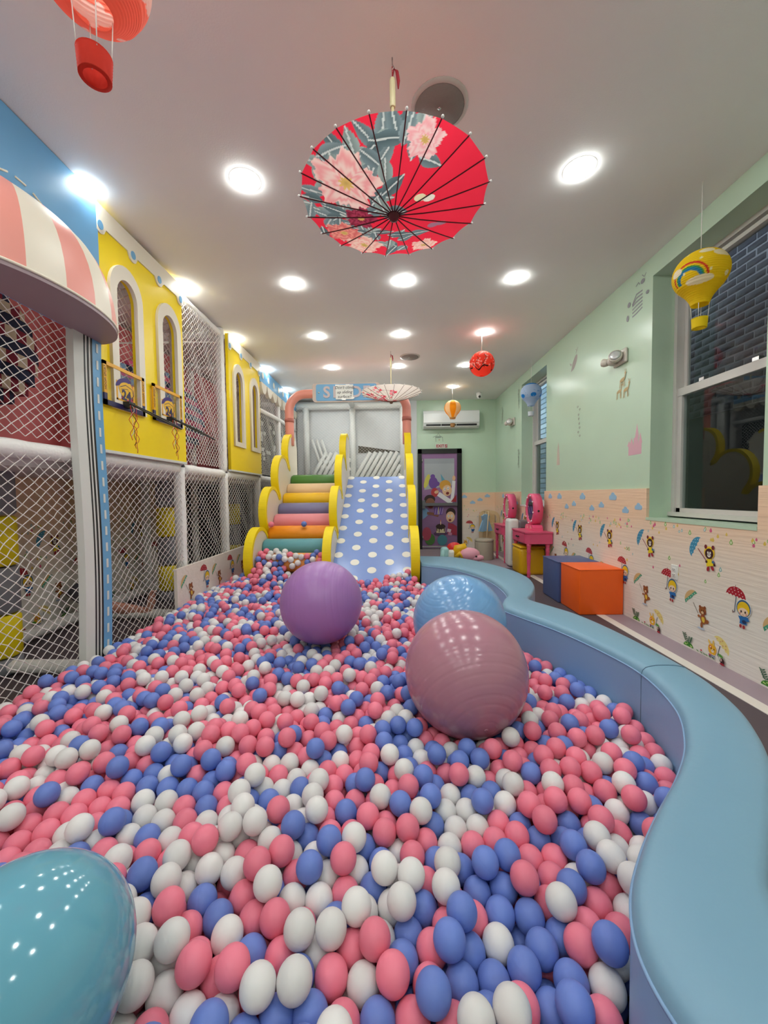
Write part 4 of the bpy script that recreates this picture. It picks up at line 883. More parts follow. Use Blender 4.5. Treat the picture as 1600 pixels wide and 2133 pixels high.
# ------------------------------------------------------------------ parasols hung upside down
PARA = M('parasol_cloth', attr=True, rough=.7, spec=.2, transl=.45)
def parasol(loc, R_, dz, nrib, paint, lab, ribcol, top, rotz=0.1):
    r = root('paper_parasol', loc, lab, 'parasol', 'hanging parasols')
    ns = 24; nt = nrib*ns; nr = 150; vs = []
    for i in range(nr+1):
        q_ = i/nr
        for k in range(nt):
            t = rotz+2*PI*k/nt; u = (k % ns)/ns; sag = 4*u*(1-u)
            rr = R_*(.03+.97*q_)*(1-.018*sag*q_); vs.append((rr*math.cos(t), rr*math.sin(t), dz*(q_**1.25)+.006*sag*q_))
    m = MB(); m.add(vs, [(i*nt+k, i*nt+(k+1) % nt, (i+1)*nt+(k+1) % nt, (i+1)*nt+k) for i in range(nr) for k in range(nt)], True)
    me = m.mesh('canopy', PARA); painted(me, paint, PARA); obj('canopy', me, r)
    RM = M('rib_'+ribcol, ribcol, .5)
    for k in range(nrib):
        t = rotz+2*PI*k/nrib; q = MB(); q.tube([(R_*(.03+.97*a)*math.cos(t), R_*(.03+.97*a)*math.sin(t), dz*(a**1.25)-.003) for a in (0, .3, .6, .85, 1.0)]+[(R_*1.02*math.cos(t), R_*1.02*math.sin(t), dz+.001)], .0028, 5); o = q.build('rib', RM, r)
        q = MB(); q.sphere((R_*1.02*math.cos(t), R_*1.02*math.sin(t), dz+.001), .006, 8, 6); q.build('rib_tip', WHITE, o)
    MB().lathe([(.006, -.03), (.02, -.024), (.026, -.005), (.03, .012)], 16).build('hub', M('hub_'+ribcol, ribcol, .6), r)
    q = MB(); q.tube([(0, 0, 0), (0, 0, .62)], .007, 8); sh = q.build('shaft', M('bamboo', 'd8c89a', .5), r)
    MB().lathe([(.012, .49), (.014, .495), (.014, .615), (.011, .62)], 12).build('handle', M('ivory_handle', 'd9cfa6', .45), sh)
    q = MB(); q.tube([(0, 0, .62), (0, 0, top-loc[2]-.04)], .0025, 5); q.build('hanging_cord', M('red_cord', 'a02030', .7), r)
    q = MB(); q.tube([(0, 0, .62), (.008, 0, .665), (.022, 0, .65), (.028, 0, .61), (.027, 0, .575)], [.002, .004, .008, .008, .003], 6); q.build('tassel', M('red_cord'), r)
    q = MB(); q.tube([(0, 0, top-loc[2]), (0, 0, top-loc[2]-.03), (.008, 0, top-loc[2]-.045), (0, 0, top-loc[2]-.055)], .003, 6); q.build('ceiling_hook', CHROME, r)
    return r
def noise2(x, y, s, f): 
    return np.sin(x*f+1.3*np.sin(y*f*.7+s))*np.cos(y*f*1.1+1.7*np.sin(x*f*.6+s*2))
def p_flower(P):
    X, Y = P[:, 0], -P[:, 1]     # as seen from below: Y up = towards the camera
    c = np.tile(L3('ee3048'), (len(P), 1)); rs = np.random.default_rng(4)
    def leaf(x, y, a, l, wd, h):
        ca, sa = math.cos(a), math.sin(a); u = (X-x)*ca+(Y-y)*sa; v_ = -(X-x)*sa+(Y-y)*ca
        q_ = np.clip(u/l, 0, 1); hw = wd*np.sin(PI*q_**.8); m = (u > 0) & (u < l) & (np.abs(v_) < hw)
        sh_ = .75+.5*(np.abs(v_)/(wd+1e-6)); c[m] = (L3(h)[None, :]*sh_[m, None]); m2 = m & (np.abs(v_) < .0035); c[m2] = L3('cfd6d2')
    def cluster(x, y, n, rad, l):
        for _ in range(n): leaf(x+rs.uniform(-rad, rad), y+rs.uniform(-rad, rad), rs.uniform(0, 2*PI), l*rs.uniform(.7, 1.2), l*.24, rs.choice(['7d8f92', '6f8286', '90a09c', '5f7276']))
    def peony(x, y, R0, ce, ed):
        d = np.hypot(X-x, Y-y); t = np.arctan2(Y-y, X-x); R1 = R0*(1+.14*np.sin(5*t+1)+.07*np.sin(13*t)+.04*np.sin(29*t)); m = d < R1
        q_ = np.clip(d/R1, 0, 1); ring = .5+.5*np.sin(q_*15+2.2*np.sin(t*5+q_*3)+np.sin(t*9)); col = L3(ed)[None]*(.35+.65*ring[:, None])+L3(ce)[None]*(.65*(1-ring[:, None]))
        c[m] = np.clip(col[m], 0, 1)
        m = d < R0*.22*(1+.25*np.sin(9*t)); c[m] = L3('e8c070')*(.7+.3*np.sin(40*d[m])[:, None])
    for x, y, n, rad, l in ((-.33, .0, 14, .09, .13), (-.10, .30, 14, .09, .14), (-.30, .20, 10, .1, .13), (-.08, .08, 8, .05, .14), (.06, .30, 8, .06, .13), (-.33, -.14, 9, .08, .11), (-.20, -.13, 6, .06, .1), (.02, -.25, 9, .08, .12), (-.12, -.2, 5, .05, .09)): cluster(x, y, n, rad, l)
    peony(-.21, .15, .135, 'f08088', 'f7d6cc'); peony(-.16, -.05, .07, '5a1428', 'b0405a'); peony(-.26, -.20, .085, 'd04050', 'f0a090'); peony(-.16, -.31, .09, 'f09088', 'f6d4c4'); peony(.12, .33, .07, 'f0909a', 'f4d0cc'); peony(.17, -.33, .065, 'f09088', 'f6d4c4')
    for x, y, h in ((.12, .08, 'ece0b8'), (.16, .07, 'ece6d8'), (.2, -.13, 'a8788c'), (.24, -.125, 'a8788c')): 
        m = ((X-x)/.028)**2+((Y-y)/.02)**2 < 1; c[m] = L3(h)
    return c
def p_pale(P):
    X, Y = P[:, 0], -P[:, 1]; c = np.tile(L3('efe4da'), (len(P), 1)); rs = np.random.default_rng(6)
    for _ in range(90):
        x, y = rs.normal(-.12, .11), rs.normal(-.02, .17); r0 = rs.uniform(.008, .03); t = np.arctan2(Y-y, X-x)
        c[np.hypot(X-x, Y-y) < r0*(1+.35*np.sin(5*t+rs.uniform(0, 6)))] = L3(rs.choice(['ee4058', 'f05a6c', 'e83048', 'f4909a']))
    for k in range(5): m = np.abs(Y-.3*np.sin(X*6+k)-(k-2)*.06) < .003; c[m & (X < .05) & (X > -.3)] = L3('b08a80')
    return c
parasol((.03, 1.94, 2.545), .437, .068, 20, p_flower, 'red parasol with grey leaves and pink peonies hung upside down from the ceiling', '5a1420', ZC)
parasol((.025, 5.72, 2.545), .43, .13, 20, p_pale, 'pale paper parasol with red blossom hung in front of the SLIDE sign', '7a5a4a', ZC)

# ------------------------------------------------------------------ furniture along the right wall
def pouf(x0, y0, s_, hexc, lab):
    r = root('cube_pouf', (x0+s_/2, y0+s_/2, 0), lab, 'pouf', 'vinyl cube poufs')
    h = s_/2; q = MB(); q.rbox((-h, -h, 0), (h, h, .455), .014); v_ = M('vinyl_'+hexc, hexc, .38, .5, .05, 9, .12, 12); q.build('body', v_, r)
    for a, c in (((-h, -h), (h, -h)), ((h, -h), (h, h)), ((h, h), (-h, h)), ((-h, h), (-h, -h))):
        q = MB(); q.tube([(a[0], a[1], .448), (c[0], c[1], .448)], .0045, 6); q.build('piping', v_, r)
pouf(1.85, 3.89, .43, 'fc6414', 'orange vinyl cube pouf against the printed wall'); pouf(1.83, 4.335, .44, '4c5c8e', 'dark blue vinyl cube pouf behind the orange one')
yp = root('yellow_stool', (2.08, 6.0, 0), 'mustard yellow padded stool under the nearer pink vanity table', 'stool')
q = MB(); q.rbox((-.19, -.2, 0), (.19, .2, .40), .05); q.build('body', M('mustard_vinyl', 'd8a60e', .4, .5, .04), yp)
q = MB(); q.rbox((-.185, -.195, .395), (.185, .195, .43), .03); q.build('cushion', M('mustard_vinyl'), yp)
bsr = root('round_stool', (1.72, 7.3, 0), 'beige cylindrical stool in front of the farther vanity table', 'stool')
MB().lathe([(.165, 0), (.17, .01), (.17, .31), (.165, .33)], 28).build('body', M('beige_vinyl', 'b5aa98', .5), bsr)
MB().lathe([(.165, .33), (.173, .34), (.17, .365), (.15, .38), (.02, .385)], 28).build('cushion', M('beige_vinyl'), bsr)
VP = M('pink_lacquer', 'e2557c', .3, .5, .02); VD = M('pink_mirror_plastic', 'ef5a86', .3); MIR = M('mirror', 'dddddd', .03, .5, metal=1)
def vanity(x0, y0, x1, y1, lab, h=.66):
    cx, cy = (x0+x1)/2, (y0+y1)/2; r = root('vanity_table', (cx, cy, 0), lab, 'vanity table', 'pink vanity tables')
    hx, hy = (x1-x0)/2, (y1-y0)/2; c = .05
    poly = lambda e: [(-hx-e+c, -hy-e), (hx, -hy-e), (hx, hy+e), (-hx-e+c, hy+e), (-hx-e, hy+e-c), (-hx-e, -hy-e+c)]
    q = MB(); q.prism(poly(0), lambda p_: (p_[0], p_[1], h-.17), lambda p_: (p_[0], p_[1], h-.02)); q.build('apron', VP, r)
    q = MB(); q.prism(poly(.012), lambda p_: (p_[0], p_[1], h-.02), lambda p_: (p_[0], p_[1], h)); q.build('table_top', VP, r)
    q = MB(); q.box((-hx-.008, -hy+.08, h-.155), (-hx+.01, hy-.08, h-.03)); d = q.build('drawer', VP, r)
    q = MB(); q.tube([(-hx-.01, -.05, h-.085), (-hx-.03, -.035, h-.09), (-hx-.03, .035, h-.09), (-hx-.01, .05, h-.085)], .01, 8); q.build('pull', BLACK, d)
    pr = [(.022, 0), (.026, .02), (.02, .05), (.03, .07), (.02, .09), (.024, .2), (.03, .32), (.022, .36), (.034, .375), (.022, .39), (.034, .405), (.024, .42), (.03, .45), (.036, h-.17)]
    for sx in (-1, 1):
        for sy in (-1, 1): MB().lathe(pr, 16).build('leg', VP, r, (sx*(hx-.05), sy*(hy-.05), 0))
    m = obj('oval_mirror', None, r, (hx-.14, 0, h))
    q = MB(); n = 30; vs = []
    for i in range(n):
        t = 2*PI*i/n; 
        for rr, xx in ((1, -.065), (1, .065), (.74, .065), (.74, -.065)): vs.append((xx, .185*rr*math.cos(t), .31+.235*rr*math.sin(t)))
    q.add(vs, [(4*i+k, 4*((i+1) % n)+k, 4*((i+1) % n)+(k+1) % 4, 4*i+(k+1) % 4) for i in range(n) for k in range(4)], True); q.build('mirror_frame', VD, m)
    q = MB(); q.prism([(.14*math.cos(2*PI*i/n), .31+.178*math.sin(2*PI*i/n)) for i in range(n)], lambda p_: (-.054, p_[0], p_[1]), lambda p_: (-.04, p_[0], p_[1])); q.build('mirror_glass', MIR, m)
    for i in range(8): q = MB(); t = 2*PI*i/8+.2; q.sphere((-.068, .16*math.cos(t), .31+.205*math.sin(t)), .013, 10, 8); q.build('bulb', M('bulb_white', 'f6dde4', .3), m)
    q = MB(); q.prism([(-.17, 0), (.17, 0), (.165, .05), (.12, .085), (-.12, .085), (-.165, .05)], lambda p_: (-.075, p_[0], p_[1]), lambda p_: (.07, p_[0], p_[1])); q.build('mirror_base', VD, m)
    for sy in (-1, 1): q = MB(); q.prism([(sy*.03, .025), (sy*.11, .025), (sy*.07, .075)][::sy], lambda p_: (-.078, p_[0], p_[1]), lambda p_: (-.074, p_[0], p_[1])); q.build('bow_inset', M('light_pink', 'f2a0a0', .5), m)
    q = MB(); q.sphere((0, -.186, .29), .016, 10, 8, (1, .5, 1)); q.build('side_button', BLACK, m)
    return r
vanity(1.91, 5.58, 2.275, 6.26, 'pink vanity table with oval mirror, the nearer one over the yellow stool')
vanity(1.93, 6.80, 2.275, 7.42, 'pink vanity table with oval mirror, the farther one past the white machine')
ap = root('air_purifier', (2.06, 6.53, 0), 'tall white and grey air purifier between the two vanity tables', 'air purifier')
q = MB(); q.rbox((-.15, -.13, .02), (.02, .13, .8), .05); q.build('white_shell', WHITE, ap)
q = MB(); q.rbox((.0, -.125, .02), (.19, .125, .77), .04); q.build('grey_shell', M('taupe_plastic', '75686e', .4), ap)
q = MB(); q.box((-.1, -.08, .797), (.0, .08, .803)); q.build('top_vent', BLACK, ap)
q = MB(); q.box((-.11, -.132, .12), (-.03, -.129, .66)); q.build('side_groove', M('pale_grey', 'c6c6c6', .4), ap)
q = MB(); q.box((.04, -.127, .6), (.12, -.124, .66)); q.build('handle_recess', BLACK, ap)
# wooden dress-up shelf in the corner with clothes
ws = root('dress_up_shelf', (2.1, 8.45, 0), 'pale wooden dress-up shelf in the far corner beside the door', 'shelf')
def arc_side(x0, x1, y, nm, hole):
    pts = [(x0, 0), (x1, 0)]+[((x0+x1)/2+(x1-x0)/2*math.cos(PI*i/10), .72+.14*math.sin(PI*i/10)) for i in range(11)]
    hl = [[((x0+x1)/2+(x1-x0)*.36*math.cos(2*PI*i/16), .68+.11*math.sin(2*PI*i/16)) for i in range(16)]] if hole else []
    obj(nm, holed_mesh(pts, hl, .02, WOOD), ws, None, frame((0, y, 0), (1, 0, 0), (0, 0, 1)))
arc_side(-.17, .17, -.17, 'side_panel', True); arc_side(-.17, .17, .2, 'side_panel', False)
for z in (.04, .22, .4, .56): q = MB(); q.box((-.16, -.16, z), (.16, .19, z+.018)); q.build('shelf_board', WOOD, ws)
q = MB(); q.box((-.17, -.19, 0), (-.145, .2, .74)); q.build('front_panel', WOOD, ws)
q = MB(); q.tube([(0, -.16, .8), (0, .2, .8)], .012, 8); q.build('hanging_rail', WOOD, ws)
def dress(loc, hexc, lab, w0=.1, w1=.17, h=.34):
    pts = [(-w0*.3, 0), (-w0, -.04), (-w0*.7, -.12), (-w1, -h), (-w1*.5, -h-.012), (0, -h), (w1*.5, -h-.012), (w1, -h), (w0*.7, -.12), (w0, -.04), (w0*.3, 0), (0, -.03)]
    q = MB(); n = len(pts); q.prism(pts[::-1], lambda p_: (p_[0], -.02-.015*math.sin(p_[0]*40)*(p_[1] < -.1), p_[1]), lambda p_: (p_[0], .02, p_[1]))
    o = T(q.build('costume_dress', M('cloth_'+hexc, hexc, .8), None, loc), lab, 'dress'); 
    q = MB(); q.tube([(-.09, 0, -.03), (0, 0, .005), (.09, 0, -.03)], .005, 6); q.tube([(0, 0, .0), (0, 0, .03), (.012, 0, .04), (.014, 0, .03)], .003, 6); q.build('hanger', WHITE, o); return o
dress((1.90, 7.95, .80), '8fb8d8', 'pale blue costume dress hanging by the wooden shelf').rotation_euler = (0, 0, .5)
dress((1.93, 8.05, .78), 'e8d070', 'yellow costume dress hanging behind the blue one').rotation_euler = (0, 0, .5)
cr = root('clothes_rack', (1.93, 8.0, 0), 'small pale clothes rack with costumes beside the wooden shelf', 'clothes rack')
for s_ in (-1, 1): q = MB(); q.tube([(.13*s_*.5, .2*s_, 0), (.0, .2*s_, .86)], .011, 8); q.build('upright', WOOD, cr)
q = MB(); q.tube([(0, -.2, .845), (0, .2, .845)], .01, 8); q.build('rail', WOOD, cr)
q = MB(); q.tube([(-.05, -.2, .03), (.05, .2, .03)], .01, 8); q.build('foot_bar', WOOD, cr)
# rocking toy behind the blue barrier
tz = root('animal_rocker', (.96, 5.75, 0), 'pink, yellow and red plastic animal ride-on toy behind the blue barrier', 'toy')
q = MB(); q.sphere((.16, -.06, .34), .13, 18, 12, (1.25, .8, .75)); q.sphere((.27, -.09, .29), .07, 14, 10, (1.5, .9, .7)); q.build('pink_dolphin_head', M('toy_pink', 'f0a8bc', .3), tz)
q = MB(); q.sphere((.25, -.15, .32), .014, 8, 6); q.build('eye', BLACK, tz)
q = MB(); q.tube([(-.02, -.02, .3), (.02, -.04, .42), (.09, -.04, .44), (.14, 0, .38)], [.07, .075, .06, .03], 12); q.tube([(-.03, -.1, .3), (.02, -.12, .36), (.06, -.12, .3)], [.03, .035, .02], 10); q.build('yellow_saddle', M('toy_yellow', 'f0bc18', .3), tz)
q = MB(); q.sphere((-.03, .05, .42), .11, 16, 10, (1.0, .7, .75)); q.build('red_seat', M('toy_red', 'e02c2c', .3), tz)
q = MB(); q.rbox((-.14, -.08, .2), (-.02, .08, .4), .04); q.build('white_body', WHITE, tz)
q = MB(); q.rbox((-.24, -.08, .15), (-.12, .06, .44), .045); q.tube([(-.2, -.05, .4), (-.23, -.07, .3), (-.2, -.07, .22)], .03, 10); q.build('aqua_tail', M('toy_aqua', 'a9d8dc', .3), tz)
q = MB(); q.rbox((-.25, -.13, 0), (.3, .1, .22), .06); q.build('rocker_base', M('toy_aqua'), tz)

# ------------------------------------------------------------------ padded pit barrier
PAIRS = [((.33, 4.30), (.33, 4.82)), ((.58, 4.12), (.74, 4.72)), ((.77, 3.81), (1.00, 4.38)), ((.87, 3.48), (1.17, 3.98)), ((.89, 3.17), (1.23, 3.60)), ((.86, 2.92), (1.18, 3.25)), ((.78, 2.76), (1.07, 2.98)), ((.75, 2.62), (.99, 2.82)), ((.82, 2.46), (1.06, 2.66)), ((.94, 2.22), (1.16, 2.45)), ((1.03, 1.94), (1.23, 2.12)), ((1.07, 1.69), (1.27, 1.69)),
         ((1.02, 1.42), (1.23, 1.42)), ((.91, 1.22), (1.14, 1.22)), ((.78, 1.07), (1.03, 1.06)), ((.64, .94), (.90, .92)), ((.53, .83), (.78, .80)), ((.45, .73), (.71, .72)), ((.41, .63), (.68, .62)), ((.42, .52), (.68, .50)), ((.48, .36), (.73, .33)), ((.58, .12), (.83, .10)), ((.62, -.15), (.88, -.15)), ((.52, -.42), (.72, -.62)), ((.2, -.52), (.2, -.78)), ((-1, -.52), (-1, -.78)), ((-1.95, -.52), (-1.95, -.78))]
def crom(p0, p1, p2, p3, t): return .5*((2*p1)+(-p0+p2)*t+(2*p0-5*p1+4*p2-p3)*t*t+(-p0+3*p1-3*p2+p3)*t**3)
def resample(side, sub=8):
    P = [Vector(p[side]) for p in PAIRS]; out = []
    for i in range(len(P)-1):
        a, b_, c, d = P[max(0, i-1)], P[i], P[i+1], P[min(len(P)-1, i+2)]
        out += [crom(a, b_, c, d, k/sub) for k in range(sub)]
    return out+[P[-1]]
INN, OUT = resample(0), resample(1); HT = .46
BAR = M('sky_blue_vinyl', '789fb8', .42, .45, .03, 3, .05, 40); BARS = M('barrier_side_vinyl', '84a6cc', .45, .45, .03, 3, .05, 40)
def barrier(i0, i1, lab):
    o = root('padded_barrier', (.9, 2, 0), lab, 'padded wall', 'padded ball pit walls')
    q = MB(); q2 = MB(); rd = .035
    rng = list(range(i0, i1+1)); top = []; ins = []; ous = []
    n = 0
    for k in rng:
        a, c = INN[k]-Vector((.9, 2)), OUT[k]-Vector((.9, 2)); d = (c-a).normalized(); w_ = (c-a).length
        row = [(a.x, a.y, HT-rd)]+[(a.x+d.x*rd*(1-math.cos(t)), a.y+d.y*rd*(1-math.cos(t)), HT-rd+rd*math.sin(t)) for t in (PI/6, PI/3, PI/2)]
        row += [(a.x+d.x*w_*f_, a.y+d.y*w_*f_, HT+.006*math.sin(PI*f_)) for f_ in (.3, .5, .7)]
        row += [(c.x-d.x*rd*(1-math.cos(t)), c.y-d.y*rd*(1-math.cos(t)), HT-rd+rd*math.sin(t)) for t in (PI/2, PI/3, PI/6)]+[(c.x, c.y, HT-rd)]
        n = len(row); top += row; ins += [(a.x, a.y, 0), (a.x, a.y, .2), (a.x, a.y, HT-rd)]; ous += [(c.x, c.y, HT-rd), (c.x, c.y, .2), (c.x, c.y, 0)]
    m = len(rng)
    q.add(top, [(i*n+j, (i+1)*n+j, (i+1)*n+j+1, i*n+j+1) for i in range(m-1) for j in range(n-1)], True)
    q.build('top_cushion', BAR, o)
    for arr, nm in ((ins, 'inner_side'), (ous, 'outer_side')):
        q2 = MB(); q2.add(arr, [(i*3+j, (i+1)*3+j, (i+1)*3+j+1, i*3+j+1) for i in range(m-1) for j in range(2)], True)
        if nm == 'inner_side':
            for k in (0, m-1): q2.add([ins[3*k], ins[3*k+2], top[n*k+5], ous[3*k], ous[3*k+2]], [(0, 1, 2, 3, 4)])
        q2.build(nm, BARS, o)
    ks = (m-1) if i0 == 0 else 0
    q = MB(); q.tube([ins[3*ks], ins[3*ks+1]]+[(x_, y_, z_+.001) for x_, y_, z_ in top[n*ks:n*ks+n]], .0016, 5); q.build('end_seam', M('barrier_seam', '7494ae', .6), o)
    q = MB(); q.tube([(*(INN[k]-Vector((.9, 2)))[:], HT-rd) for k in rng], .004, 5); q.build('seam_piping', BARS, o)
SEAM = 11*8
barrier(0, SEAM, 'sky blue padded pit wall winding from the slide to the seam'); barrier(SEAM, len(INN)-1, 'sky blue padded pit wall curving past the camera on the near right')

# ------------------------------------------------------------------ exercise balls
def M_gym(name, hexc, rough, coat):
    m = M(name, hexc, rough, .5, .04, 3, coat=coat); return m
def gym_ball(loc, r, hexc, rough, axis, lab, coat=0.0, rings=9):
    o = root('exercise_ball', loc, lab, 'exercise ball', 'exercise balls')
    prof = []; n = 160
    for i in range(n+1):
        ph = -PI/2+PI*i/n; lat = math.degrees(ph); g = 0
        for k in range(rings):
            for s_ in (-1, 1):
                d_ = lat-s_*(14+k*8.2); g = max(g, math.exp(-(d_/.55)**2))
        rr = r*(1-.0045*g); prof.append((max(1e-4, rr*math.cos(ph)), rr*math.sin(ph)))
    me = MB().lathe(prof, 96, caps=False).mesh('shell', M_gym('gym_'+hexc, hexc, rough, coat))
    sh_ = obj('shell', me, o); sh_.rotation_mode = 'QUATERNION'; sh_.rotation_quaternion = Vector((0, 0, 1)).rotation_difference(Vector(axis).normalized())
    a = Vector(axis).normalized(); q = MB(); q.lathe([(.009, -.004), (.008, .002), (.004, .003), (.0035, .0005), (.0005, .0)], 16); pl_ = q.build('valve_plug', M('gym_'+hexc), o, a*r); pl_.rotation_mode = 'QUATERNION'; pl_.rotation_quaternion = sh_.rotation_quaternion
    return o
GB = [((.322, 1.72, .425), .265), ((-.462, 2.55, .512), .267), ((.395, 2.30, .465), .268), ((-.64, .607, .398), .176)]
gym_ball(*GB[0], 'af7b8b', .2, (.12, -.75, -.42), 'large dusty pink exercise ball resting on the pit balls')
gym_ball(*GB[1], 'a676b8', .32, (.98, -.1, .12), 'purple exercise ball in front of the roller stairs')
gym_ball(*GB[2], '74a4d6', .2, (-.35, -.25, .9), 'light blue exercise ball behind the pink one')
gym_ball(*GB[3], '69a6bc', .1, (.3, -.6, -.7), 'shiny teal ball at the lower left of the ball pit', rings=0)

# ------------------------------------------------------------------ ball pit
RB = .035
iy = np.array([p.y for p in INN[:8*24]])[::-1]; ix = np.array([p.x for p in INN[:8*24]])[::-1]
def xin(y): return np.interp(y, iy, ix)
def bed(x, y):
    z = .105-.05*np.clip((-1.2-x)/.8, 0, 1)+.012*np.sin(x*3.1+1)*np.cos(y*2.7)
    z = z+.27*np.exp(-(((x+1.38)/.27)**2+((y-4.36)/.33)**2))+.06*np.exp(-(((x+1.75)/.3)**2+((y-3.9)/.6)**2))
    sl_ = (x > -.67) & (x < .225); z = np.where(sl_, np.maximum(z, SA.z+(y-SA.y)*(SB.z-SA.z)/(SB.y-SA.y)), z)
    ro_ = (x > -1.54) & (x < -.75); z = np.where(ro_, np.where(y > 4.37, np.maximum(z, .53+(y-4.45)*.6), z), z)
    return z
def inside(x, y):
    ok = (x > -1.93) & (x < xin(y)-RB-.005) & (y > -.47) & (y < 5.2)
    ok &= ~((y > 4.22) & ((np.abs(x+.71) < .09) | (np.abs(x-.265) < .09) | (np.abs(x+1.58) < .09)))
    ok &= ~((y > 4.58) & (x > -1.6) & (x < -.7)); ok &= ~((y > 4.9) & (x > -1.6)); ok &= ~((x > .2) & (y > 4.25)); return ok
def simulate():
    pts = []
    sp = .0715
    for layer in range(3):
        yy = np.arange(-.45, 5.2, sp*.87); 
        for j, y in enumerate(yy):
            x = np.arange(-1.92, 1.1, sp)+(sp/2 if j % 2 else 0)+layer*.02; y_ = np.full_like(x, y+layer*.021)
            m = inside(x, y_); pts.append(np.c_[x[m], y_[m], bed(x[m], y_[m])+RB+layer*.056])
    P = np.concatenate(pts); keep = RNG.random(len(P)) < np.where(P[:, 2]-bed(P[:, 0], P[:, 1]) > .12, .84, .9); P = P[keep]
    tgt = .262+.31*np.exp(-(((P[:, 0]+1.38)/.27)**2+((P[:, 1]-4.36)/.33)**2))+.05*np.exp(-(((P[:, 0]-.12)/.12)**2+((P[:, 1]-4.25)/.15)**2)); P = P[P[:, 2] < tgt]
    extra = ~((P[:, 1] > 4.45) & (P[:, 0] > -.67) & (P[:, 0] < .22)); P = P[extra]
    ex2 = ~((P[:, 1] > 4.8) & (P[:, 0] > -1.54)); P = P[ex2]
    for c, r in GB: P = P[np.linalg.norm(P-np.array(c), axis=1) > r*.8]
    P += RNG.normal(0, .03, P.shape); P[:, 2] += RNG.random(len(P))*.05
    n = len(P); pi = pj = None
    IN = np.array([(p.x, p.y) for p in INN]); TN = np.gradient(IN, axis=0); TN /= np.linalg.norm(TN, axis=1)[:, None]; NN = np.c_[-TN[:, 1], TN[:, 0]]
    NN *= np.where(((IN+NN*.05-np.array([(p.x, p.y) for p in OUT]))**2).sum(1) > ((IN-NN*.05-np.array([(p.x, p.y) for p in OUT]))**2).sum(1), 1, -1)[:, None]
    for it in range(150):
        if it % 10 == 0:
            kd = kdtree.KDTree(n)
            for i in range(n): kd.insert(P[i], i)
            kd.balance(); a = []; b_ = []
            for i in range(n):
                for (_, j, _d) in kd.find_range(P[i], .088):
                    if j > i: a.append(i); b_.append(j)
            pi, pj = np.array(a), np.array(b_)
        if it < 130: P[:, 2] -= .0022
        D = P[pj]-P[pi]; d = np.linalg.norm(D, axis=1)+1e-9; ov = np.maximum(0, 2*RB-d)*.5*.55; V = D/d[:, None]*ov[:, None]
        for k in range(3): P[:, k] += np.bincount(pj, V[:, k], n)-np.bincount(pi, V[:, k], n)
        for c, r in GB:
            v = P-np.array(c); l = np.linalg.norm(v, axis=1); m = l < r+RB*.97; P[m] = np.array(c)+v[m]/l[m, None]*(r+RB*.97)
        P[:, 2] = np.maximum(P[:, 2], bed(P[:, 0], P[:, 1])+RB)
        P[:, 0] = np.maximum(P[:, 0], -1.935)
        w_ = np.where((P[:, 0] > xin(P[:, 1])-.25) & (P[:, 1] < 4.5) & (P[:, 0] > .25))[0]
        if len(w_):
            k_ = ((P[w_, None, :2]-IN[None])**2).sum(2).argmin(1); sd_ = ((P[w_, :2]-IN[k_])*NN[k_]).sum(1); df = np.maximum(0, RB+.004-sd_); P[w_, :2] += NN[k_]*df[:, None]
        P[:, 1] = np.maximum(P[:, 1], -.47)
        for xr_ in (-1.58, -.71, .265):
            dx = P[:, 0]-xr_; m = (np.abs(dx) < .085) & (P[:, 1] > 4.2); P[m, 0] = xr_+np.where(dx[m] > 0, .085, -.085)
        m = (P[:, 0] > .2) & (P[:, 1] > 4.25); P[m, 1] = 4.25
    return P
BP = simulate()
# a few strays on the climber
BP = np.concatenate([BP, np.array([(-1.49, 4.86, .86), (-1.08, 4.86, .86)])]); NB = len(BP)
bc = RNG.choice(3, NB, p=[.43, .26, .31]); 
# small clumps of one colour, as poured from sacks
cent = RNG.random((420, 3))*np.array([3.2, 5.2, 0])+np.array([-2, -.4, .25]); cc = RNG.choice(3, 420, p=[.46, .28, .26])
dm_ = ((BP[:, None, :2]-cent[None, :, :2])**2).sum(2); near = dm_.argmin(1); sel = (RNG.random(NB) < .38); bc[sel] = cc[near[sel]]
bc[-2:] = (0, 1)
# which balls show largest: a coarse depth buffer from the camera
Fv, Rv, Uv = np.array(_f), np.array(_r), np.array(_u); Vc = BP-np.array(CAM); dp = Vc@Fv; 
sx, sy = 400/1600, 533/2133; W_, H_ = 400, 533; idb = -np.ones((H_, W_), int)
pxx = (CXP+FPX*(Vc@Rv)/dp)*sx; pyy = (CYP-FPX*(Vc@Uv)/dp)*sy; pr_ = FPX*RB/dp*sx*1.15
for k in np.argsort(-dp):
    if dp[k] < .15: continue
    x, y, r = pxx[k], pyy[k], pr_[k]
    x0, x1, y0, y1 = int(max(0, x-r)), int(min(W_-1, x+r)), int(max(0, y-r)), int(min(H_-1, y+r))
    if x1 <= x0 or y1 <= y0: continue
    yy, xx = np.mgrid[y0:y1+1, x0:x1+1]; m = (xx-x)**2+(yy-y)**2 < r*r; idb[y0:y1+1, x0:x1+1][m] = k
cnt = np.bincount(idb[idb >= 0], minlength=NB); big = set(np.argsort(-cnt)[:300].tolist()); big.add(NB-1); big.add(NB-2)
CN = ('pink', 'blue', 'white'); BM = [M_ball('ball_pink', 'f8859c'), M_ball('ball_blue', '7189d6'), M_ball('ball_white', 'ece8e8')]
def seam_ball(m):
    n = 24; prof = []
    for i in range(n*2+1):
        ph = -PI/2+PI*i/(n*2); rr = RB*(1-.006*math.exp(-(ph/.03)**2)); prof.append((max(1e-5, rr*math.cos(ph)), rr*math.sin(ph)))
    return MB().lathe(prof, 32, caps=False).mesh('pit_ball', m)
BME = [seam_ball(m) for m in BM]
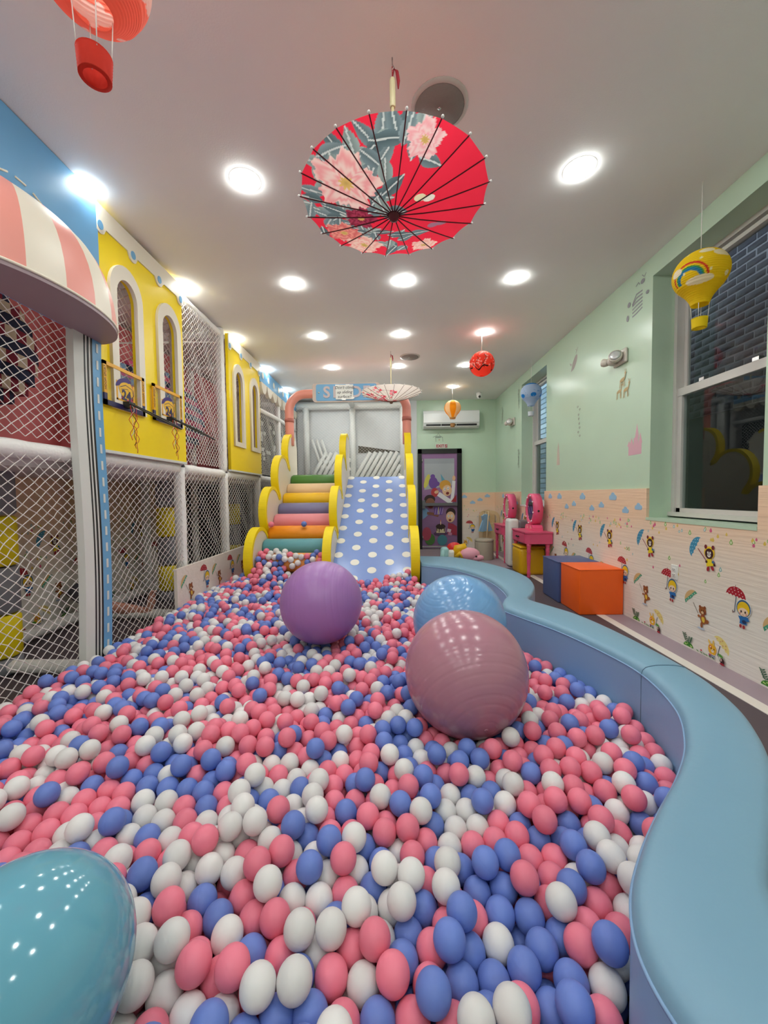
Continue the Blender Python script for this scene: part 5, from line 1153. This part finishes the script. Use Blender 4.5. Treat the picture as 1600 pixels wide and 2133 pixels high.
def zone(k):
    x, y = pxx[k]/sx, pyy[k]/sy; p = BP[k]
    if p[1] > 4.5: return 'resting on the coloured roller stairs'
    rw = 'along the bottom edge' if y > 1990 else 'above the bottom edge' if y > 1830 else 'in the lower foreground' if y > 1700 else 'in the upper foreground' if y > 1580 else 'level with the dusty pink ball'
    if math.dist(p[:2], (-.64, .607)) < .34: return 'near the shiny teal ball, '+rw
    cl_ = 'far left' if x < 250 else 'left' if x < 480 else 'centre left' if x < 680 else 'centre' if x < 880 else 'centre right' if x < 1080 else 'right'
    if p[0] > float(xin(np.array(p[1])))-.16: return 'against the blue padded wall, '+rw
    return '%s of the pit, %s' % (rw, cl_)
for k in big:
    o = obj('pit_ball', BME[bc[k]], None, tuple(BP[k])); o.rotation_euler = (random.uniform(0, 6), random.uniform(0, 6), random.uniform(0, 6))
    zn = zone(k); T(o, '%s plastic pit ball %s' % (CN[bc[k]], zn), 'ball', '%s balls %s' % (CN[bc[k]], zn))
for c in range(3):
    idx = [k for k in range(NB) if bc[k] == c and k not in big]
    me = bpy.data.meshes.new('pit_balls'); me.from_pydata([tuple(BP[k]) for k in idx], [], [])
    o = T(obj('pit_balls', me), 'mass of smaller-looking %s plastic balls filling the rest of the pit' % CN[c], 'balls', None, 'stuff')
    ng = bpy.data.node_groups.new('ball_fill_'+CN[c], 'GeometryNodeTree')
    ng.interface.new_socket('Geometry', in_out='INPUT', socket_type='NodeSocketGeometry'); ng.interface.new_socket('Geometry', in_out='OUTPUT', socket_type='NodeSocketGeometry')
    N = ng.nodes; gi = N.new('NodeGroupInput'); go = N.new('NodeGroupOutput'); ip = N.new('GeometryNodeInstanceOnPoints'); ic = N.new('GeometryNodeMeshUVSphere')
    ic.inputs['Segments'].default_value = 24; ic.inputs['Rings'].default_value = 14; ic.inputs['Radius'].default_value = RB
    ss = N.new('GeometryNodeSetShadeSmooth'); sm = N.new('GeometryNodeSetMaterial'); sm.inputs['Material'].default_value = BM[c]
    ng.links.new(ic.outputs[0], ss.inputs[0]); ng.links.new(ss.outputs[0], sm.inputs[0]); ng.links.new(gi.outputs[0], ip.inputs['Points']); ng.links.new(sm.outputs[0], ip.inputs['Instance']); ng.links.new(ip.outputs[0], go.inputs[0])
    md = o.modifiers.new('fill', 'NODES'); md.node_group = ng
# the mat under the balls
q = MB(); gx = np.linspace(-1.97, 1.1, 60); gy = np.linspace(-.5, 4.3, 90); vs = [(x, y, max(.01, float(bed(np.array(x), np.array(y)))-.045) if x < xin(np.array(y)) else .01) for y in gy for x in gx]
q.add(vs, [(j*60+i, j*60+i+1, (j+1)*60+i+1, (j+1)*60+i) for j in range(89) for i in range(59) if gx[i+1] < float(xin(np.array(gy[j])))+.02], True)
struct(q.build('floor_mat', M('pit_mat', '8a6a78', .7)))
print('BALLS', NB, len(big))
